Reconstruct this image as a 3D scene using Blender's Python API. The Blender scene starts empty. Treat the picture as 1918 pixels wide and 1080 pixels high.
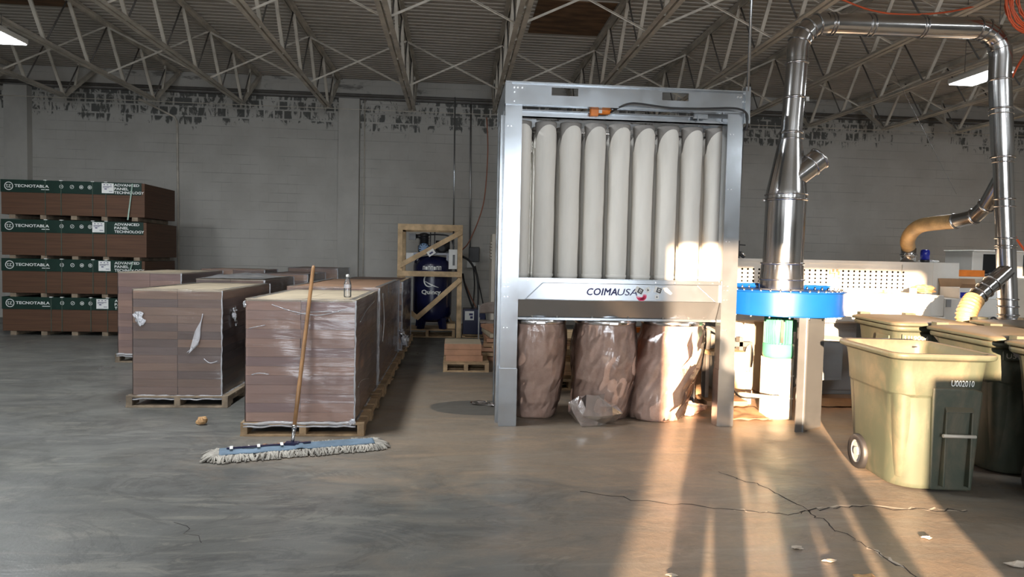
import bpy, math, random
from mathutils import Vector, Matrix, noise
random.seed(7)
S = bpy.context.scene
COL = S.collection
PI = math.pi
V = Vector
# ------------------------------------------------------------------ node materials
def new_mat(name):
    m = bpy.data.materials.new(name); m.use_nodes = True
    nt = m.node_tree; b = nt.nodes['Principled BSDF']
    return m, nt, b
class NT:
    def __init__(s, nt): s.t = nt; s.L = nt.links
    def n(s, typ, **kw):
        o = s.t.nodes.new(typ)
        for k, v in kw.items():
            if k.startswith('i_'):
                key = k[2:]
                key = int(key) if key.isdigit() else key.replace('_', ' ')
                s.set(o.inputs[key], v)
            else: setattr(o, k, v)
        return o
    def set(s, inp, v):
        if isinstance(v, bpy.types.NodeSocket): s.L.new(v, inp)
        else: inp.default_value = v
    def math(s, op, a, b=0.0, c=None, clamp=False):
        o = s.t.nodes.new('ShaderNodeMath'); o.operation = op; o.use_clamp = clamp
        s.set(o.inputs[0], a); s.set(o.inputs[1], b)
        if c is not None: s.set(o.inputs[2], c)
        return o.outputs[0]
    def mix(s, f, a, b, blend='MIX'):
        o = s.t.nodes.new('ShaderNodeMix'); o.data_type = 'RGBA'; o.blend_type = blend
        s.set(o.inputs[0], f)
        for i, v in ((6, a), (7, b)):
            if isinstance(v, tuple) and len(v) == 3: v = (*v, 1)
            s.set(o.inputs[i], v)
        return o.outputs[2]
    def ramp(s, f, a, b, lo=0.0, hi=1.0):
        o = s.t.nodes.new('ShaderNodeMapRange'); o.clamp = True; o.interpolation_type = 'SMOOTHSTEP'
        s.set(o.inputs[0], f); o.inputs[1].default_value = a; o.inputs[2].default_value = b
        o.inputs[3].default_value = lo; o.inputs[4].default_value = hi
        return o.outputs[0]
    def noise(s, vec, scale, detail=4, rough=.55, dist=0.0, sc=(1, 1, 1)):
        if sc != (1, 1, 1):
            mp = s.t.nodes.new('ShaderNodeMapping'); s.L.new(vec, mp.inputs[0]); mp.inputs[3].default_value = sc; vec = mp.outputs[0]
        o = s.t.nodes.new('ShaderNodeTexNoise'); s.L.new(vec, o.inputs['Vector'])
        o.inputs['Scale'].default_value = scale; o.inputs['Detail'].default_value = detail
        o.inputs['Roughness'].default_value = rough; o.inputs['Distortion'].default_value = dist
        return o.outputs[0]
    def obj(s): return s.t.nodes.new('ShaderNodeTexCoord').outputs['Object']
    def pos(s): return s.t.nodes.new('ShaderNodeNewGeometry').outputs['Position']
    def bump(s, h, strength=.3, dist=.01):
        o = s.t.nodes.new('ShaderNodeBump'); s.set(o.inputs['Height'], h)
        o.inputs['Strength'].default_value = strength; o.inputs['Distance'].default_value = dist
        return o.outputs[0]
def c4(c): return (c[0], c[1], c[2], 1)
def plain(name, col, rough=.5, metal=0.0, var=.12, scale=6, bump=0.0, bscale=40, sc=(1, 1, 1), spec=.5, col2=None, world=False):
    m, nt, b = new_mat(name); N = NT(nt)
    vec = N.pos() if world else N.obj()
    f = N.noise(vec, scale, 5, .6, 0, sc)
    c2 = col2 or tuple(max(0, x*(1-2.2*var)) for x in col)
    c1 = tuple(min(1, x*(1+var*.6)) for x in col)
    N.L.new(N.mix(N.ramp(f, .3, .7), c1, c2), b.inputs['Base Color'])
    b.inputs['Roughness'].default_value = rough; b.inputs['Metallic'].default_value = metal
    b.inputs['Specular IOR Level'].default_value = spec
    if bump:
        N.L.new(N.bump(N.noise(vec, bscale, 3, .6, 0, sc), bump), b.inputs['Normal'])
    return m
def metal(name, col=(.62, .64, .66), rough=.33, var=.1, scale=9, spread=.12, met=1.0, bmp=.03):
    m, nt, b = new_mat(name); N = NT(nt); v = N.obj()
    f = N.noise(v, scale, 6, .65)
    N.L.new(N.mix(f, tuple(x*(1+var) for x in col), tuple(x*(1-var) for x in col)), b.inputs['Base Color'])
    b.inputs['Metallic'].default_value = met
    N.L.new(N.ramp(N.noise(v, scale*.6, 4), .3, .7, rough-spread*.5, rough+spread*.5), b.inputs['Roughness'])
    N.L.new(N.bump(N.noise(v, 2.5, 2), bmp, .02), b.inputs['Normal'])
    return m
M = {}
M['galv'] = metal('galvanised_sheet', (.40, .43, .46), .22, .1, 9, .06, .86, .012)
M['galv_dull'] = metal('dull_galvanised_sheet', (.50, .50, .50), .45)
M['duct'] = metal('spiral_duct_metal', (.52, .52, .52), .2, .12, 4, .1)
M['duct_band'] = metal('duct_clamp_metal', (.45, .45, .46), .25)
M['chrome'] = metal('bright_ring_metal', (.7, .7, .72), .22)
M['bolt'] = metal('zinc_bolt', (.75, .75, .75), .3)
M['steelpaint'] = plain('cream_joist_paint', (.62, .57, .49), .6, 0, .14, 3)
M['darksteel'] = plain('dark_joist_rod', (.13, .12, .11), .6)
M['canvas'] = plain('white_filter_cloth', (.86, .83, .77), .9, 0, .05, 3, .25, 18, (1, 1, .25))
M['capgrey'] = plain('grey_cap_cloth', (.36, .34, .32), .8)
M['black'] = plain('black_rubber', (.018, .018, .02), .5)
M['blackpl'] = plain('black_plastic', (.03, .03, .033), .35)
M['blue'] = plain('blue_enamel', (.004, .062, .27), .3, 0, .05, 3)
M['green'] = plain('green_motor_enamel', (.07, .33, .20), .4, 0, .08)
M['white_enamel'] = plain('white_enamel', (.72, .70, .65), .4, 0, .04, 2)
M['cream_enamel'] = plain('cream_enamel', (.58, .53, .45), .45, 0, .06, 2)
M['grey_enamel'] = plain('grey_enamel', (.33, .34, .35), .45, 0, .06, 2)
M['white'] = plain('white_paper', (.78, .78, .76), .7, 0, .03)
M['lettering_white'] = plain('white_lettering', (.72, .74, .72), .6, 0, .02)
M['navy'] = plain('navy_lettering', (.015, .015, .10), .5, 0, .02)
M['pink'] = plain('crimson_swirl', (.75, .03, .12), .5, 0, .02)
M['orange'] = plain('orange_plastic', (.85, .24, .03), .45, 0, .08)
M['orangecord'] = plain('orange_cord', (.62, .10, .03), .5, 0, .08)
M['dirtypink'] = plain('dusty_red_air_hose', (.40, .16, .10), .6)
M['yellow'] = plain('yellow_clip', (.75, .42, .08), .5)
M['hose'] = plain('tan_flexible_hose', (.50, .33, .15), .38, 0, .15, 5, .4, 60)
M['hole'] = plain('dark_hole', (.004, .004, .004), 1, 0, 0, spec=0)
M['pine'] = plain('pine_lumber', (.66, .47, .27), .7, 0, .16, 5, .2, 30, (1, 1, 1))
M['palletwood'] = plain('pallet_wood', (.44, .30, .17), .75, 0, .2, 6, .3, 30)
M['oldpallet'] = plain('grey_brown_pallet_wood', (.26, .20, .14), .8, 0, .2, 6, .3, 30)
M['handle'] = plain('varnished_handle_wood', (.36, .19, .08), .4, 0, .2, 7, 0, 1, (1, 1, .3))
M['mdf_top'] = plain('tan_board_face', (.46, .38, .27), .55, 0, .08, 3)
M['mdf'] = plain('reddish_fibreboard', (.42, .22, .13), .7, 0, .1, 5)
M['cardboard'] = plain('brown_cardboard', (.40, .24, .13), .75, 0, .12, 3)
M['navytank'] = plain('navy_tank_enamel', (.008, .010, .045), .25, 0, .05)
M['bluecap'] = plain('pale_blue_enamel', (.12, .25, .45), .4)
M['greenwrap'] = plain('dark_green_wrapper', (.008, .03, .022), .4, 0, .1, 5)
M['strap'] = plain('pale_green_strap', (.35, .48, .40), .4)
M['straptrans'] = plain('dull_strap', (.06, .09, .07), .4)
M['chair'] = plain('beige_chair_enamel', (.25, .20, .17), .5)
M['beacon'] = plain('blue_beacon_plastic', (.02, .03, .35), .25)
M['screen'] = plain('dark_screen', (.01, .012, .014), .15)
M['mopblue'] = plain('faded_blue_mop_cloth', (.15, .215, .285), .9, 0, .12, 9)
M['mopyarn'] = plain('grey_mop_yarn', (.45, .42, .37), .95, 0, .2, 14, .5, 60)
M['mopdust'] = plain('tan_dusty_yarn', (.48, .28, .17), .95, 0, .2, 14)
M['label'] = plain('white_plastic_label', (.75, .76, .74), .5, 0, .02)
M['leaf'] = plain('dry_tan_scrap', (.50, .30, .14), .8, 0, .2, 20)
M['crack'] = plain('dark_crack', (.035, .03, .028), .9)
M['pale_edge'] = plain('chipped_concrete_edge', (.52, .45, .37), .9)
M['denim'] = plain('dark_trousers', (.03, .035, .05), .9)
M['shirt'] = plain('grey_shirt', (.16, .16, .17), .9)
M['skin'] = plain('skin', (.45, .27, .19), .5, 0, .04)
M['hair'] = plain('dark_hair', (.02, .015, .01), .6)
M['plywood'] = plain('brown_plywood', (.19, .10, .045), .8, 0, .25, 2, 0, 1, (1, 4, 1))
for i, c in enumerate([(.36, .21, .13), (.28, .165, .105), (.17, .11, .085), (.41, .245, .155), (.22, .15, .125), (.31, .19, .135)]):
    M['brown%d' % i] = plain('brown_board_edge_%s' % 'abcdef'[i], c, .65, 0, .08, 4, .2, 30, (.4, .4, 6))
for i, c in enumerate([(.52, .30, .22), (.46, .27, .205), (.41, .245, .20), (.56, .325, .23), (.36, .22, .20), (.48, .285, .22)]):
    M['rose%d' % i] = plain('rosy_board_edge_%s' % 'abcdef'[i], c, .6, 0, .06, 4, .2, 30, (.4, .4, 6))
M['panel'] = plain('dark_brown_board', (.10, .046, .023), .7, 0, .14, 3, .2, 30, (.3, .3, 14))

def bag_film():
    m, nt, b = new_mat('dusty_clear_bag_film'); N = NT(nt); v = N.obj()
    d = N.ramp(N.math('ADD', N.math('MULTIPLY', N.noise(v, 4, 6, .7), .7), N.math('MULTIPLY', N.noise(v, 24, 5, .8), .3)), .38, .62)
    b.inputs['Roughness'].default_value = .18
    N.L.new(N.mix(d, (.90, .62, .50), (.60, .385, .30)), b.inputs['Base Color'])
    b.inputs['Specular IOR Level'].default_value = .7
    b.inputs['Coat Weight'].default_value = .5; b.inputs['Coat Roughness'].default_value = .08
    cr = N.math('ABSOLUTE', N.math('SUBTRACT', N.noise(v, 2.6, 3, .55, .8, (1, 1, .8)), .5)); bn = N.bump(N.math('POWER', cr, .7), .3, .03)
    N.L.new(bn, b.inputs['Normal']); N.L.new(bn, b.inputs['Coat Normal'])
    tr = N.n('ShaderNodeBsdfTransparent', i_Color=(.95, .86, .80, 1))
    tl = N.n('ShaderNodeBsdfTranslucent', i_Color=(.6, .38, .27, 1))
    m1 = N.n('ShaderNodeMixShader', i_0=.08); N.L.new(b.outputs[0], m1.inputs[1]); N.L.new(tl.outputs[0], m1.inputs[2])
    mx = N.n('ShaderNodeMixShader'); N.L.new(N.ramp(d, 0, 1, .84, .97), mx.inputs[0])
    N.L.new(tr.outputs[0], mx.inputs[1]); N.L.new(m1.outputs[0], mx.inputs[2])
    N.L.new(mx.outputs[0], nt.nodes['Material Output'].inputs[0]); return m
def clear_film(name, opac, tint, bscale, strength, sc=(1, 1, 1), rough=.12):
    m, nt, b = new_mat(name); N = NT(nt); v = N.obj()
    b.inputs['Base Color'].default_value = c4(tint); b.inputs['Roughness'].default_value = rough
    b.inputs['Specular IOR Level'].default_value = .9
    h = N.noise(v, bscale, 4, .55, 1.2, sc)
    N.L.new(N.bump(h, strength, .02), b.inputs['Normal'])
    tr = N.n('ShaderNodeBsdfTransparent', i_Color=(.97, .97, .98, 1))
    gl = N.n('ShaderNodeBsdfGlossy', i_Color=(.9, .92, .95, 1), i_Roughness=rough)
    N.L.new(N.bump(h, strength, .02), gl.inputs['Normal'])
    a = N.n('ShaderNodeMixShader', i_0=opac); N.L.new(tr.outputs[0], a.inputs[1]); N.L.new(b.outputs[0], a.inputs[2])
    fr = N.n('ShaderNodeFresnel', i_IOR=1.5); N.L.new(N.bump(h, strength, .02), fr.inputs['Normal'])
    mx = N.n('ShaderNodeMixShader'); N.L.new(N.math('MULTIPLY', fr.outputs[0], 1.0), mx.inputs[0])
    N.L.new(a.outputs[0], mx.inputs[1]); N.L.new(gl.outputs[0], mx.inputs[2])
    N.L.new(mx.outputs[0], nt.nodes['Material Output'].inputs[0]); return m
M['bag'] = bag_film()
M['glaze'] = clear_film('glossy_bag_film', .03, (.8, .66, .58), 6, .12, (1, 1, 1), .06)
M['stretch'] = clear_film('stretch_wrap_film', .11, (.66, .56, .55), 5, .3, (.35, .35, 3.0), .16)
M['stretch_thick'] = clear_film('bunched_stretch_wrap', .5, (.78, .78, .82), 14, .7)
M['loose'] = clear_film('loose_clear_film', .24, (.60, .50, .44), 4, .3)
M['bottle'] = clear_film('clear_bottle_plastic', .10, (.8, .85, .88), 8, .2, (1, 1, 1), .05)

def floor_mat():
    m, nt, b = new_mat('stained_concrete_floor'); N = NT(nt); p = N.pos()
    big = N.noise(p, .45, 5, .6, .6)
    med = N.noise(p, 1.6, 7, .65, 1.0, (1, 1.6, 1))
    rot = N.n('ShaderNodeMapping'); N.L.new(p, rot.inputs[0]); rot.inputs[2].default_value = (0, 0, .35); rot.inputs[3].default_value = (.35, 2.2, 1)
    streak = N.noise(rot.outputs[0], 2.2, 6, .65, 1.5)
    fine = N.noise(p, 26, 4, .7)
    c = N.mix(N.ramp(big, .3, .7), (.100, .103, .097), (.145, .143, .131))
    c = N.mix(N.ramp(med, .42, .75, 0, .55), c, (.125, .125, .118))
    c = N.mix(N.ramp(streak, .5, .68, 0, .7), c, (.215, .208, .18))
    c = N.mix(N.ramp(streak, .48, .3, 0, .7), c, (.085, .086, .084))
    sc_ = N.noise(p, 1.1, 8, .7, 1.2, (.8, 1.6, 1)); c = N.mix(N.ramp(N.math('ABSOLUTE', N.math('SUBTRACT', sc_, .5)), .035, .0, 0, .5), c, (.055, .055, .053))
    c = N.mix(N.ramp(N.noise(p, 3.4, 8, .75, 2.0, (.6, 1.5, 1)), .56, .66, 0, .6), c, (.22, .21, .18))
    sp = N.n('ShaderNodeSeparateXYZ'); N.L.new(p, sp.inputs[0])
    def ell(cx, cy, rx, ry, soft=1.0):
        a = N.math('DIVIDE', N.math('SUBTRACT', sp.outputs[0], cx), rx); d = N.math('DIVIDE', N.math('SUBTRACT', sp.outputs[1], cy), ry)
        return N.math('SQRT', N.math('ADD', N.math('MULTIPLY', a, a), N.math('MULTIPLY', d, d)))
    wob = N.math('MULTIPLY', N.math('SUBTRACT', med, .5), 1.3)
    e1 = N.ramp(N.math('ADD', ell(1.1, 5.4, 2.9, 1.4), wob), .4, 1.15, .8, 0)
    e2 = N.ramp(N.math('ADD', ell(3.6, 6.6, 3.2, 2.3), wob), .6, 1.15, .9, 0)
    e3 = N.ramp(N.math('ADD', ell(-.1, 7.1, 1.5, 2.3), wob), .5, 1.15, .75, 0)
    e4 = N.ramp(N.math('ADD', ell(2.4, 3.3, 2.6, 2.0), wob), .3, 1.2, .5, 0)
    dust = N.math('MAXIMUM', N.math('MAXIMUM', e1, e2), N.math('MAXIMUM', e3, e4))
    dust = N.math('MULTIPLY', dust, N.ramp(N.math('ADD', streak, N.math('MULTIPLY', fine, .25)), .42, .72, 1.0, .55))
    c = N.mix(dust, c, (.40, .29, .195))
    swept = N.ramp(N.math('ADD', ell(.3, 6.85, .55, .36), N.math('MULTIPLY', wob, .12)), .93, 1.0, .85, 0)
    c = N.mix(swept, c, (.095, .092, .083))
    dirt = N.ramp(N.math('ADD', ell(3.4, 7.3, 1.6, .8), wob), .5, 1.1, .85, 0)
    c = N.mix(dirt, c, (.40, .23, .13))
    c = N.mix(N.math('MULTIPLY', fine, .25), c, (.10, .10, .095))
    N.L.new(c, b.inputs['Base Color'])
    r = N.ramp(N.noise(p, 1.1, 5, .6, .8), .3, .7, .27, .5)
    N.L.new(N.math('ADD', r, N.math('MULTIPLY', dust, .16)), b.inputs['Roughness'])
    b.inputs['Specular IOR Level'].default_value = .34
    N.L.new(N.bump(N.math('ADD', N.math('MULTIPLY', med, .8), N.math('MULTIPLY', fine, .25)), .25, .02), b.inputs['Normal'])
    return m
def wall_mat():
    m, nt, b = new_mat('painted_block_wall'); N = NT(nt); p = N.pos()
    sp = N.n('ShaderNodeSeparateXYZ'); N.L.new(p, sp.inputs[0])
    cb = N.n('ShaderNodeCombineXYZ'); N.L.new(N.math('ADD', sp.outputs[0], N.math('MULTIPLY', sp.outputs[1], 1.0)), cb.inputs[0]); N.L.new(sp.outputs[2], cb.inputs[1])
    def brick(mort):
        k = N.n('ShaderNodeTexBrick', offset=.5, squash=1.0)
        N.L.new(cb.outputs[0], k.inputs['Vector'])
        k.inputs['Color1'].default_value = (0, 0, 0, 1); k.inputs['Color2'].default_value = (1, 1, 1, 1); k.inputs['Mortar'].default_value = (.5, .5, .5, 1)
        for a, v in (('Scale', 1), ('Mortar Size', mort), ('Mortar Smooth', .3), ('Bias', 0), ('Brick Width', .406), ('Row Height', .203)): k.inputs[a].default_value = v
        return k
    k = brick(.006)
    patch = N.noise(p, 1.3, 5, .6)
    fz = N.math('FRACT', N.math('DIVIDE', sp.outputs[2], .203)); hline = N.math('MAXIMUM', N.ramp(fz, .05, .025, 0, 1), N.math('MULTIPLY', k.outputs['Fac'], .3))
    c = N.mix(N.ramp(patch, .3, .7), (.53, .515, .48), (.46, .445, .41))
    c = N.mix(N.math('MULTIPLY', N.ramp(N.noise(p, .9, 3, .6, 0, (1, 1, 2.5)), .42, .6), N.math('MULTIPLY', hline, .65)), c, (.19, .185, .17))
    c = N.mix(N.ramp(N.noise(p, 3.2, 8, .75), .66, .74, 0, .6), c, (.27, .265, .25))
    zb = N.math('MULTIPLY', N.ramp(sp.outputs[2], 4.05, 4.5), N.ramp(sp.outputs[2], 4.98, 5.0, 1, 0))
    k2 = brick(.022); k2.inputs['Brick Width'].default_value = .203
    rnd = N.n('ShaderNodeSeparateColor'); N.L.new(k2.outputs['Color'], rnd.inputs[0])
    big = N.noise(p, .55, 3, .5)
    blot = N.noise(p, 5.5, 7, .7, .8, (1.2, 1, .55))
    s = N.math('ADD', N.math('ADD', N.math('MULTIPLY', rnd.outputs[0], .16), N.math('MULTIPLY', blot, 1.25)), N.math('MULTIPLY', big, .95))
    s = N.math('ADD', s, N.math('MULTIPLY', zb, .36))
    s = N.math('SUBTRACT', s, N.math('MULTIPLY', k2.outputs['Fac'], .14))
    peel = N.math('MULTIPLY', N.ramp(s, 1.44, 1.56), N.ramp(zb, .02, .2))
    c = N.mix(N.math('MULTIPLY', peel, .9), c, (.07, .072, .068))
    s2 = N.math('MULTIPLY', N.ramp(N.noise(p, 2.2, 7, .7, .5, (.5, 1, 2)), .56, .66), N.ramp(sp.outputs[2], 5.02, 5.06))
    c = N.mix(N.math('MULTIPLY', s2, .7), c, (.09, .085, .08))
    N.L.new(c, b.inputs['Base Color']); b.inputs['Roughness'].default_value = .75
    h = N.math('SUBTRACT', N.math('MULTIPLY', N.noise(p, 30, 4), .3), N.math('MULTIPLY', k.outputs['Fac'], .8))
    N.L.new(N.bump(h, .35, .012), b.inputs['Normal'])
    return m
def deck_mat():
    m, nt, b = new_mat('aged_cream_roof_deck'); N = NT(nt); p = N.pos()
    c = N.mix(N.ramp(N.noise(p, .7, 5), .3, .7), (.52, .475, .42), (.40, .365, .315))
    c = N.mix(N.ramp(N.noise(p, 5, 6, .7, 0, (.5, 2, 1)), .66, .74, 0, .7), c, (.13, .09, .06))
    N.L.new(c, b.inputs['Base Color']); b.inputs['Roughness'].default_value = .6
    return m
def bin_mat():
    m, nt, b = new_mat('dusty_green_cart_plastic'); N = NT(nt); p = N.obj()
    g = N.n('ShaderNodeNewGeometry'); sp = N.n('ShaderNodeSeparateXYZ'); N.L.new(g.outputs['Normal'], sp.inputs[0])
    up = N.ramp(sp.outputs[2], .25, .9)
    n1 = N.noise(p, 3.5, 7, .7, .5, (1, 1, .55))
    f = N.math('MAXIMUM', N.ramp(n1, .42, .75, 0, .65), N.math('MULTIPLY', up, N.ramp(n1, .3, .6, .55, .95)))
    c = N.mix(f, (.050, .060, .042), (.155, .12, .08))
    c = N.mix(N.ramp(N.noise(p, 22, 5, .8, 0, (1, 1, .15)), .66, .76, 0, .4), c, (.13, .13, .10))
    N.L.new(c, b.inputs['Base Color']); b.inputs['Roughness'].default_value = .5
    return m
M['pilaster'] = plain('painted_block_pilaster', (.50, .485, .45), .75, 0, .06, 1.5)
M['floor'] = floor_mat(); M['wall'] = wall_mat(); M['deck'] = deck_mat(); M['bin'] = bin_mat()
def emis(name, col, k):
    m, nt, b = new_mat(name); b.inputs['Emission Color'].default_value = c4(col); b.inputs['Emission Strength'].default_value = k
    b.inputs['Base Color'].default_value = (.8, .8, .8, 1); return m
M['lamp'] = emis('lit_lamp_lens', (.93, .97, 1), 12)
# ------------------------------------------------------------------ mesh builder
ORG = {}
class MB:
    def __init__(s): s.v = []; s.f = []; s.m = []; s.sm = []
    def add(s, vs, fs, mi=0, smooth=False):
        o = len(s.v); s.v += [V(x) for x in vs]
        for f in fs: s.f.append([o+i for i in f]); s.m.append(mi); s.sm.append(smooth)
        return s
    def box(s, x0, x1, y0, y1, z0, z1, mi=0):
        return s.add([(x0, y0, z0), (x1, y0, z0), (x1, y1, z0), (x0, y1, z0), (x0, y0, z1), (x1, y0, z1), (x1, y1, z1), (x0, y1, z1)],
                     [(0, 3, 2, 1), (4, 5, 6, 7), (0, 1, 5, 4), (1, 2, 6, 5), (2, 3, 7, 6), (3, 0, 4, 7)], mi)
    def bar(s, p, q, w, h, up=(0, 0, 1), mi=0, off=(0, 0)):
        p = V(p); q = V(q); d = (q-p).normalized(); u = V(up)
        if abs(d.dot(u)) > .98: u = V((0, 1, 0))
        r = d.cross(u).normalized(); u = r.cross(d).normalized()
        vs = []
        for a in (p, q):
            for i, j in ((-1, -1), (1, -1), (1, 1), (-1, 1)): vs.append(a + r*(i*w/2+off[0]) + u*(j*h/2+off[1]))
        return s.add(vs, [(0, 3, 2, 1), (4, 5, 6, 7), (0, 1, 5, 4), (1, 2, 6, 5), (2, 3, 7, 6), (3, 0, 4, 7)], mi)
    def tube(s, pts, r, n=16, cap=True, mi=0, smooth=True, closed=False):
        pts = [V(p) for p in pts]; K = len(pts); rs = r if isinstance(r, (list, tuple)) else [r]*K
        rings = []; ref = None
        for i, p in enumerate(pts):
            a = pts[i-1] if i or closed else p; b = pts[(i+1) % K] if i < K-1 or closed else p
            if a == b: t = V((0, 0, 1))
            else:
                t = V((0, 0, 0))
                if (p-a).length > 1e-9: t += (p-a).normalized()
                if (b-p).length > 1e-9: t += (b-p).normalized()
                t = t.normalized() if t.length > 1e-6 else (b-a).normalized()
            if ref is None:
                ref = V((0, 0, 1)) if abs(t.z) < .9 else V((0, 1, 0))
            u = (ref - t*ref.dot(t))
            u = u.normalized() if u.length > 1e-6 else t.orthogonal().normalized()
            ref = u; w = t.cross(u)
            rings.append([p + (u*math.cos(2*PI*k/n)+w*math.sin(2*PI*k/n))*rs[i] for k in range(n)])
        return s.rings(rings, cap, mi, smooth, closed)
    def rings(s, rings, cap=True, mi=0, smooth=True, closed=False):
        n = len(rings[0]); vs = [p for g in rings for p in g]; fs = []
        K = len(rings)
        for i in range(K if closed else K-1):
            j = (i+1) % K
            for k in range(n): fs.append((i*n+k, i*n+(k+1) % n, j*n+(k+1) % n, j*n+k))
        o = len(s.v); s.add(vs, fs, mi, smooth)
        if cap and not closed:
            s.f.append([o+k for k in range(n)][::-1]); s.m.append(mi); s.sm.append(False)
            s.f.append([o+(K-1)*n+k for k in range(n)]); s.m.append(mi); s.sm.append(False)
        return s
    def lathe(s, prof, c=(0, 0, 0), n=32, axis=(0, 0, 1), mi=0, cap=True, smooth=True):
        ax = V(axis).normalized(); u = ax.orthogonal().normalized()
        if abs(ax.z) > .99: u = V((1, 0, 0))
        w = ax.cross(u); c = V(c)
        return s.rings([[c+ax*z+(u*math.cos(2*PI*k/n)+w*math.sin(2*PI*k/n))*max(r, 1e-4) for k in range(n)] for r, z in prof], cap, mi, smooth)
    def prism(s, poly, d, mi=0, smooth=False):
        d = V(d); poly = [V(p) for p in poly]; n = len(poly)
        vs = poly+[p+d for p in poly]
        return s.add(vs, [tuple(range(n))[::-1], tuple(range(n, 2*n))]+[(i, (i+1) % n, n+(i+1) % n, n+i) for i in range(n)], mi, smooth)
    def grid(s, fn, nu, nv, mi=0, smooth=True):
        vs = [fn(i/nu, j/nv) for j in range(nv+1) for i in range(nu+1)]
        fs = [(j*(nu+1)+i, j*(nu+1)+i+1, (j+1)*(nu+1)+i+1, (j+1)*(nu+1)+i) for j in range(nv) for i in range(nu)]
        return s.add(vs, fs, mi, smooth)
    def disc(s, c, r, axis, n=12, mi=0, h=.002):
        return s.lathe([(r, 0), (r, h)], c, n, axis, mi)
    def build(s, name, mats, parent=None, bevel=0, origin=None, seg=2, solid=0, auto=False):
        if parent is not None: o3 = V(ORG[parent.name])
        else:
            if origin is None:
                xs = [v.x for v in s.v]; ys = [v.y for v in s.v]; zs = [v.z for v in s.v]
                origin = ((min(xs)+max(xs))/2, (min(ys)+max(ys))/2, min(zs))
            o3 = V(origin)
        me = bpy.data.meshes.new(name)
        me.from_pydata([tuple(v-o3) for v in s.v], [], s.f)
        mats = mats if isinstance(mats, (list, tuple)) else [mats]
        for x in mats: me.materials.append(M[x] if isinstance(x, str) else x)
        for p, mi, sm in zip(me.polygons, s.m, s.sm): p.material_index = mi; p.use_smooth = sm
        me.update()
        o = bpy.data.objects.new(name, me); COL.objects.link(o)
        if parent is not None: o.parent = parent
        else: o.location = o3
        ORG[o.name] = tuple(o3)
        if solid:
            q = o.modifiers.new('thickness', 'SOLIDIFY'); q.thickness = solid; q.offset = 0
        if bevel:
            q = o.modifiers.new('bevel', 'BEVEL'); q.width = bevel; q.segments = seg; q.limit_method = 'ANGLE'; q.angle_limit = .6; q.harden_normals = False
        return o
def tag(o, label=None, cat=None, group=None, kind=None):
    if label: o['label'] = label
    if cat: o['category'] = cat
    if group: o['group'] = group
    if kind: o['kind'] = kind
    return o
def thing(name, label, cat, loc=(0, 0, 0), group=None, kind=None):
    o = bpy.data.objects.new(name, None); COL.objects.link(o); o.location = loc; o.empty_display_size = .1
    ORG[o.name] = tuple(loc); return tag(o, label, cat, group, kind)
def copy_tree(o, parent=None):
    c = o.copy(); COL.objects.link(c)
    if parent is not None:
        c.parent = parent
        if 'label' in c and False: pass
    ORG[c.name] = ORG[o.name]
    for ch in list(o.children): copy_tree(ch, c)
    return c
def text(body, parent, p, right, up, width, height, mat, depth=.002, bold=0.0, shear=0.0, name='lettering', label=None, spacing=1.0, fat=0.0):
    cu = bpy.data.curves.new('t', 'FONT'); cu.body = body; cu.extrude = 0; cu.offset = bold; cu.shear = shear; cu.space_character = spacing; cu.resolution_u = 3
    to = bpy.data.objects.new('t', cu); COL.objects.link(to)
    dg = bpy.context.evaluated_depsgraph_get(); me = bpy.data.meshes.new_from_object(to.evaluated_get(dg))
    bpy.data.objects.remove(to); bpy.data.curves.remove(cu)
    xs = [v.co.x for v in me.vertices]; ys = [v.co.y for v in me.vertices]
    x0, x1, y0, y1 = min(xs), max(xs), min(ys), max(ys)
    R, U = V(right).normalized(), V(up).normalized(); Nn = R.cross(U); p = V(p)
    b = MB(); vs = []; fs = []
    for v in me.vertices: vs.append(p+R*((v.co.x-x0)/(x1-x0)*width)+U*((v.co.y-y0)/(y1-y0)*height)+Nn*depth)
    b.add(vs, [tuple(q.vertices) for q in me.polygons])
    if fat:
        for i, (du, dv) in enumerate(((1, 0), (-1, 0), (0, 1), (0, -1), (.7, .7), (-.7, .7), (.7, -.7), (-.7, -.7))):
            b.add([q+R*fat*du+U*fat*dv+Nn*(i+1)*.00005 for q in vs], [tuple(q.vertices) for q in me.polygons])
    bpy.data.meshes.remove(me)
    o = b.build(name, mat, parent)
    if label: o['label'] = label
    return o
def nz(p, s=1.0, seed=0.0): return noise.noise(V((p[0]*s+seed, p[1]*s-seed*.7, p[2]*s+seed*1.3)))
#PARTS#
# ================================================================== the setting
def struct(o, label, cat, group=None): return tag(o, label, cat, group, 'structure')
b = MB(); b.box(-14, 14, -8, 15.5, -.2, 0)
fl = struct(b.build('floor', 'floor', origin=(0, 0, 0)), 'stained grey concrete floor dusted tan around the filter frame', 'floor')
def ribbon(pts, w, z, seed, sub=7, jit=.03):
    rnd = random.Random(seed); P = []
    for i in range(len(pts)-1):
        a, c = V((*pts[i], 0)), V((*pts[i+1], 0))
        for k in range(sub):
            q = a.lerp(c, k/sub)
            if k: q += V((rnd.uniform(-jit, jit), rnd.uniform(-jit, jit), 0))
            P.append(q)
    P.append(V((*pts[-1], 0)))
    vs = []; fs = []
    for i, q in enumerate(P):
        t = (P[min(i+1, len(P)-1)]-P[max(i-1, 0)]).normalized(); nrm = V((-t.y, t.x, 0)); ww = w*rnd.uniform(.35, 1.2)
        vs += [q+nrm*ww+V((0, 0, z)), q-nrm*ww+V((0, 0, z))]
    fs = [(2*i, 2*i+1, 2*i+3, 2*i+2) for i in range(len(P)-1)]
    return vs, fs
b = MB()
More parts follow.
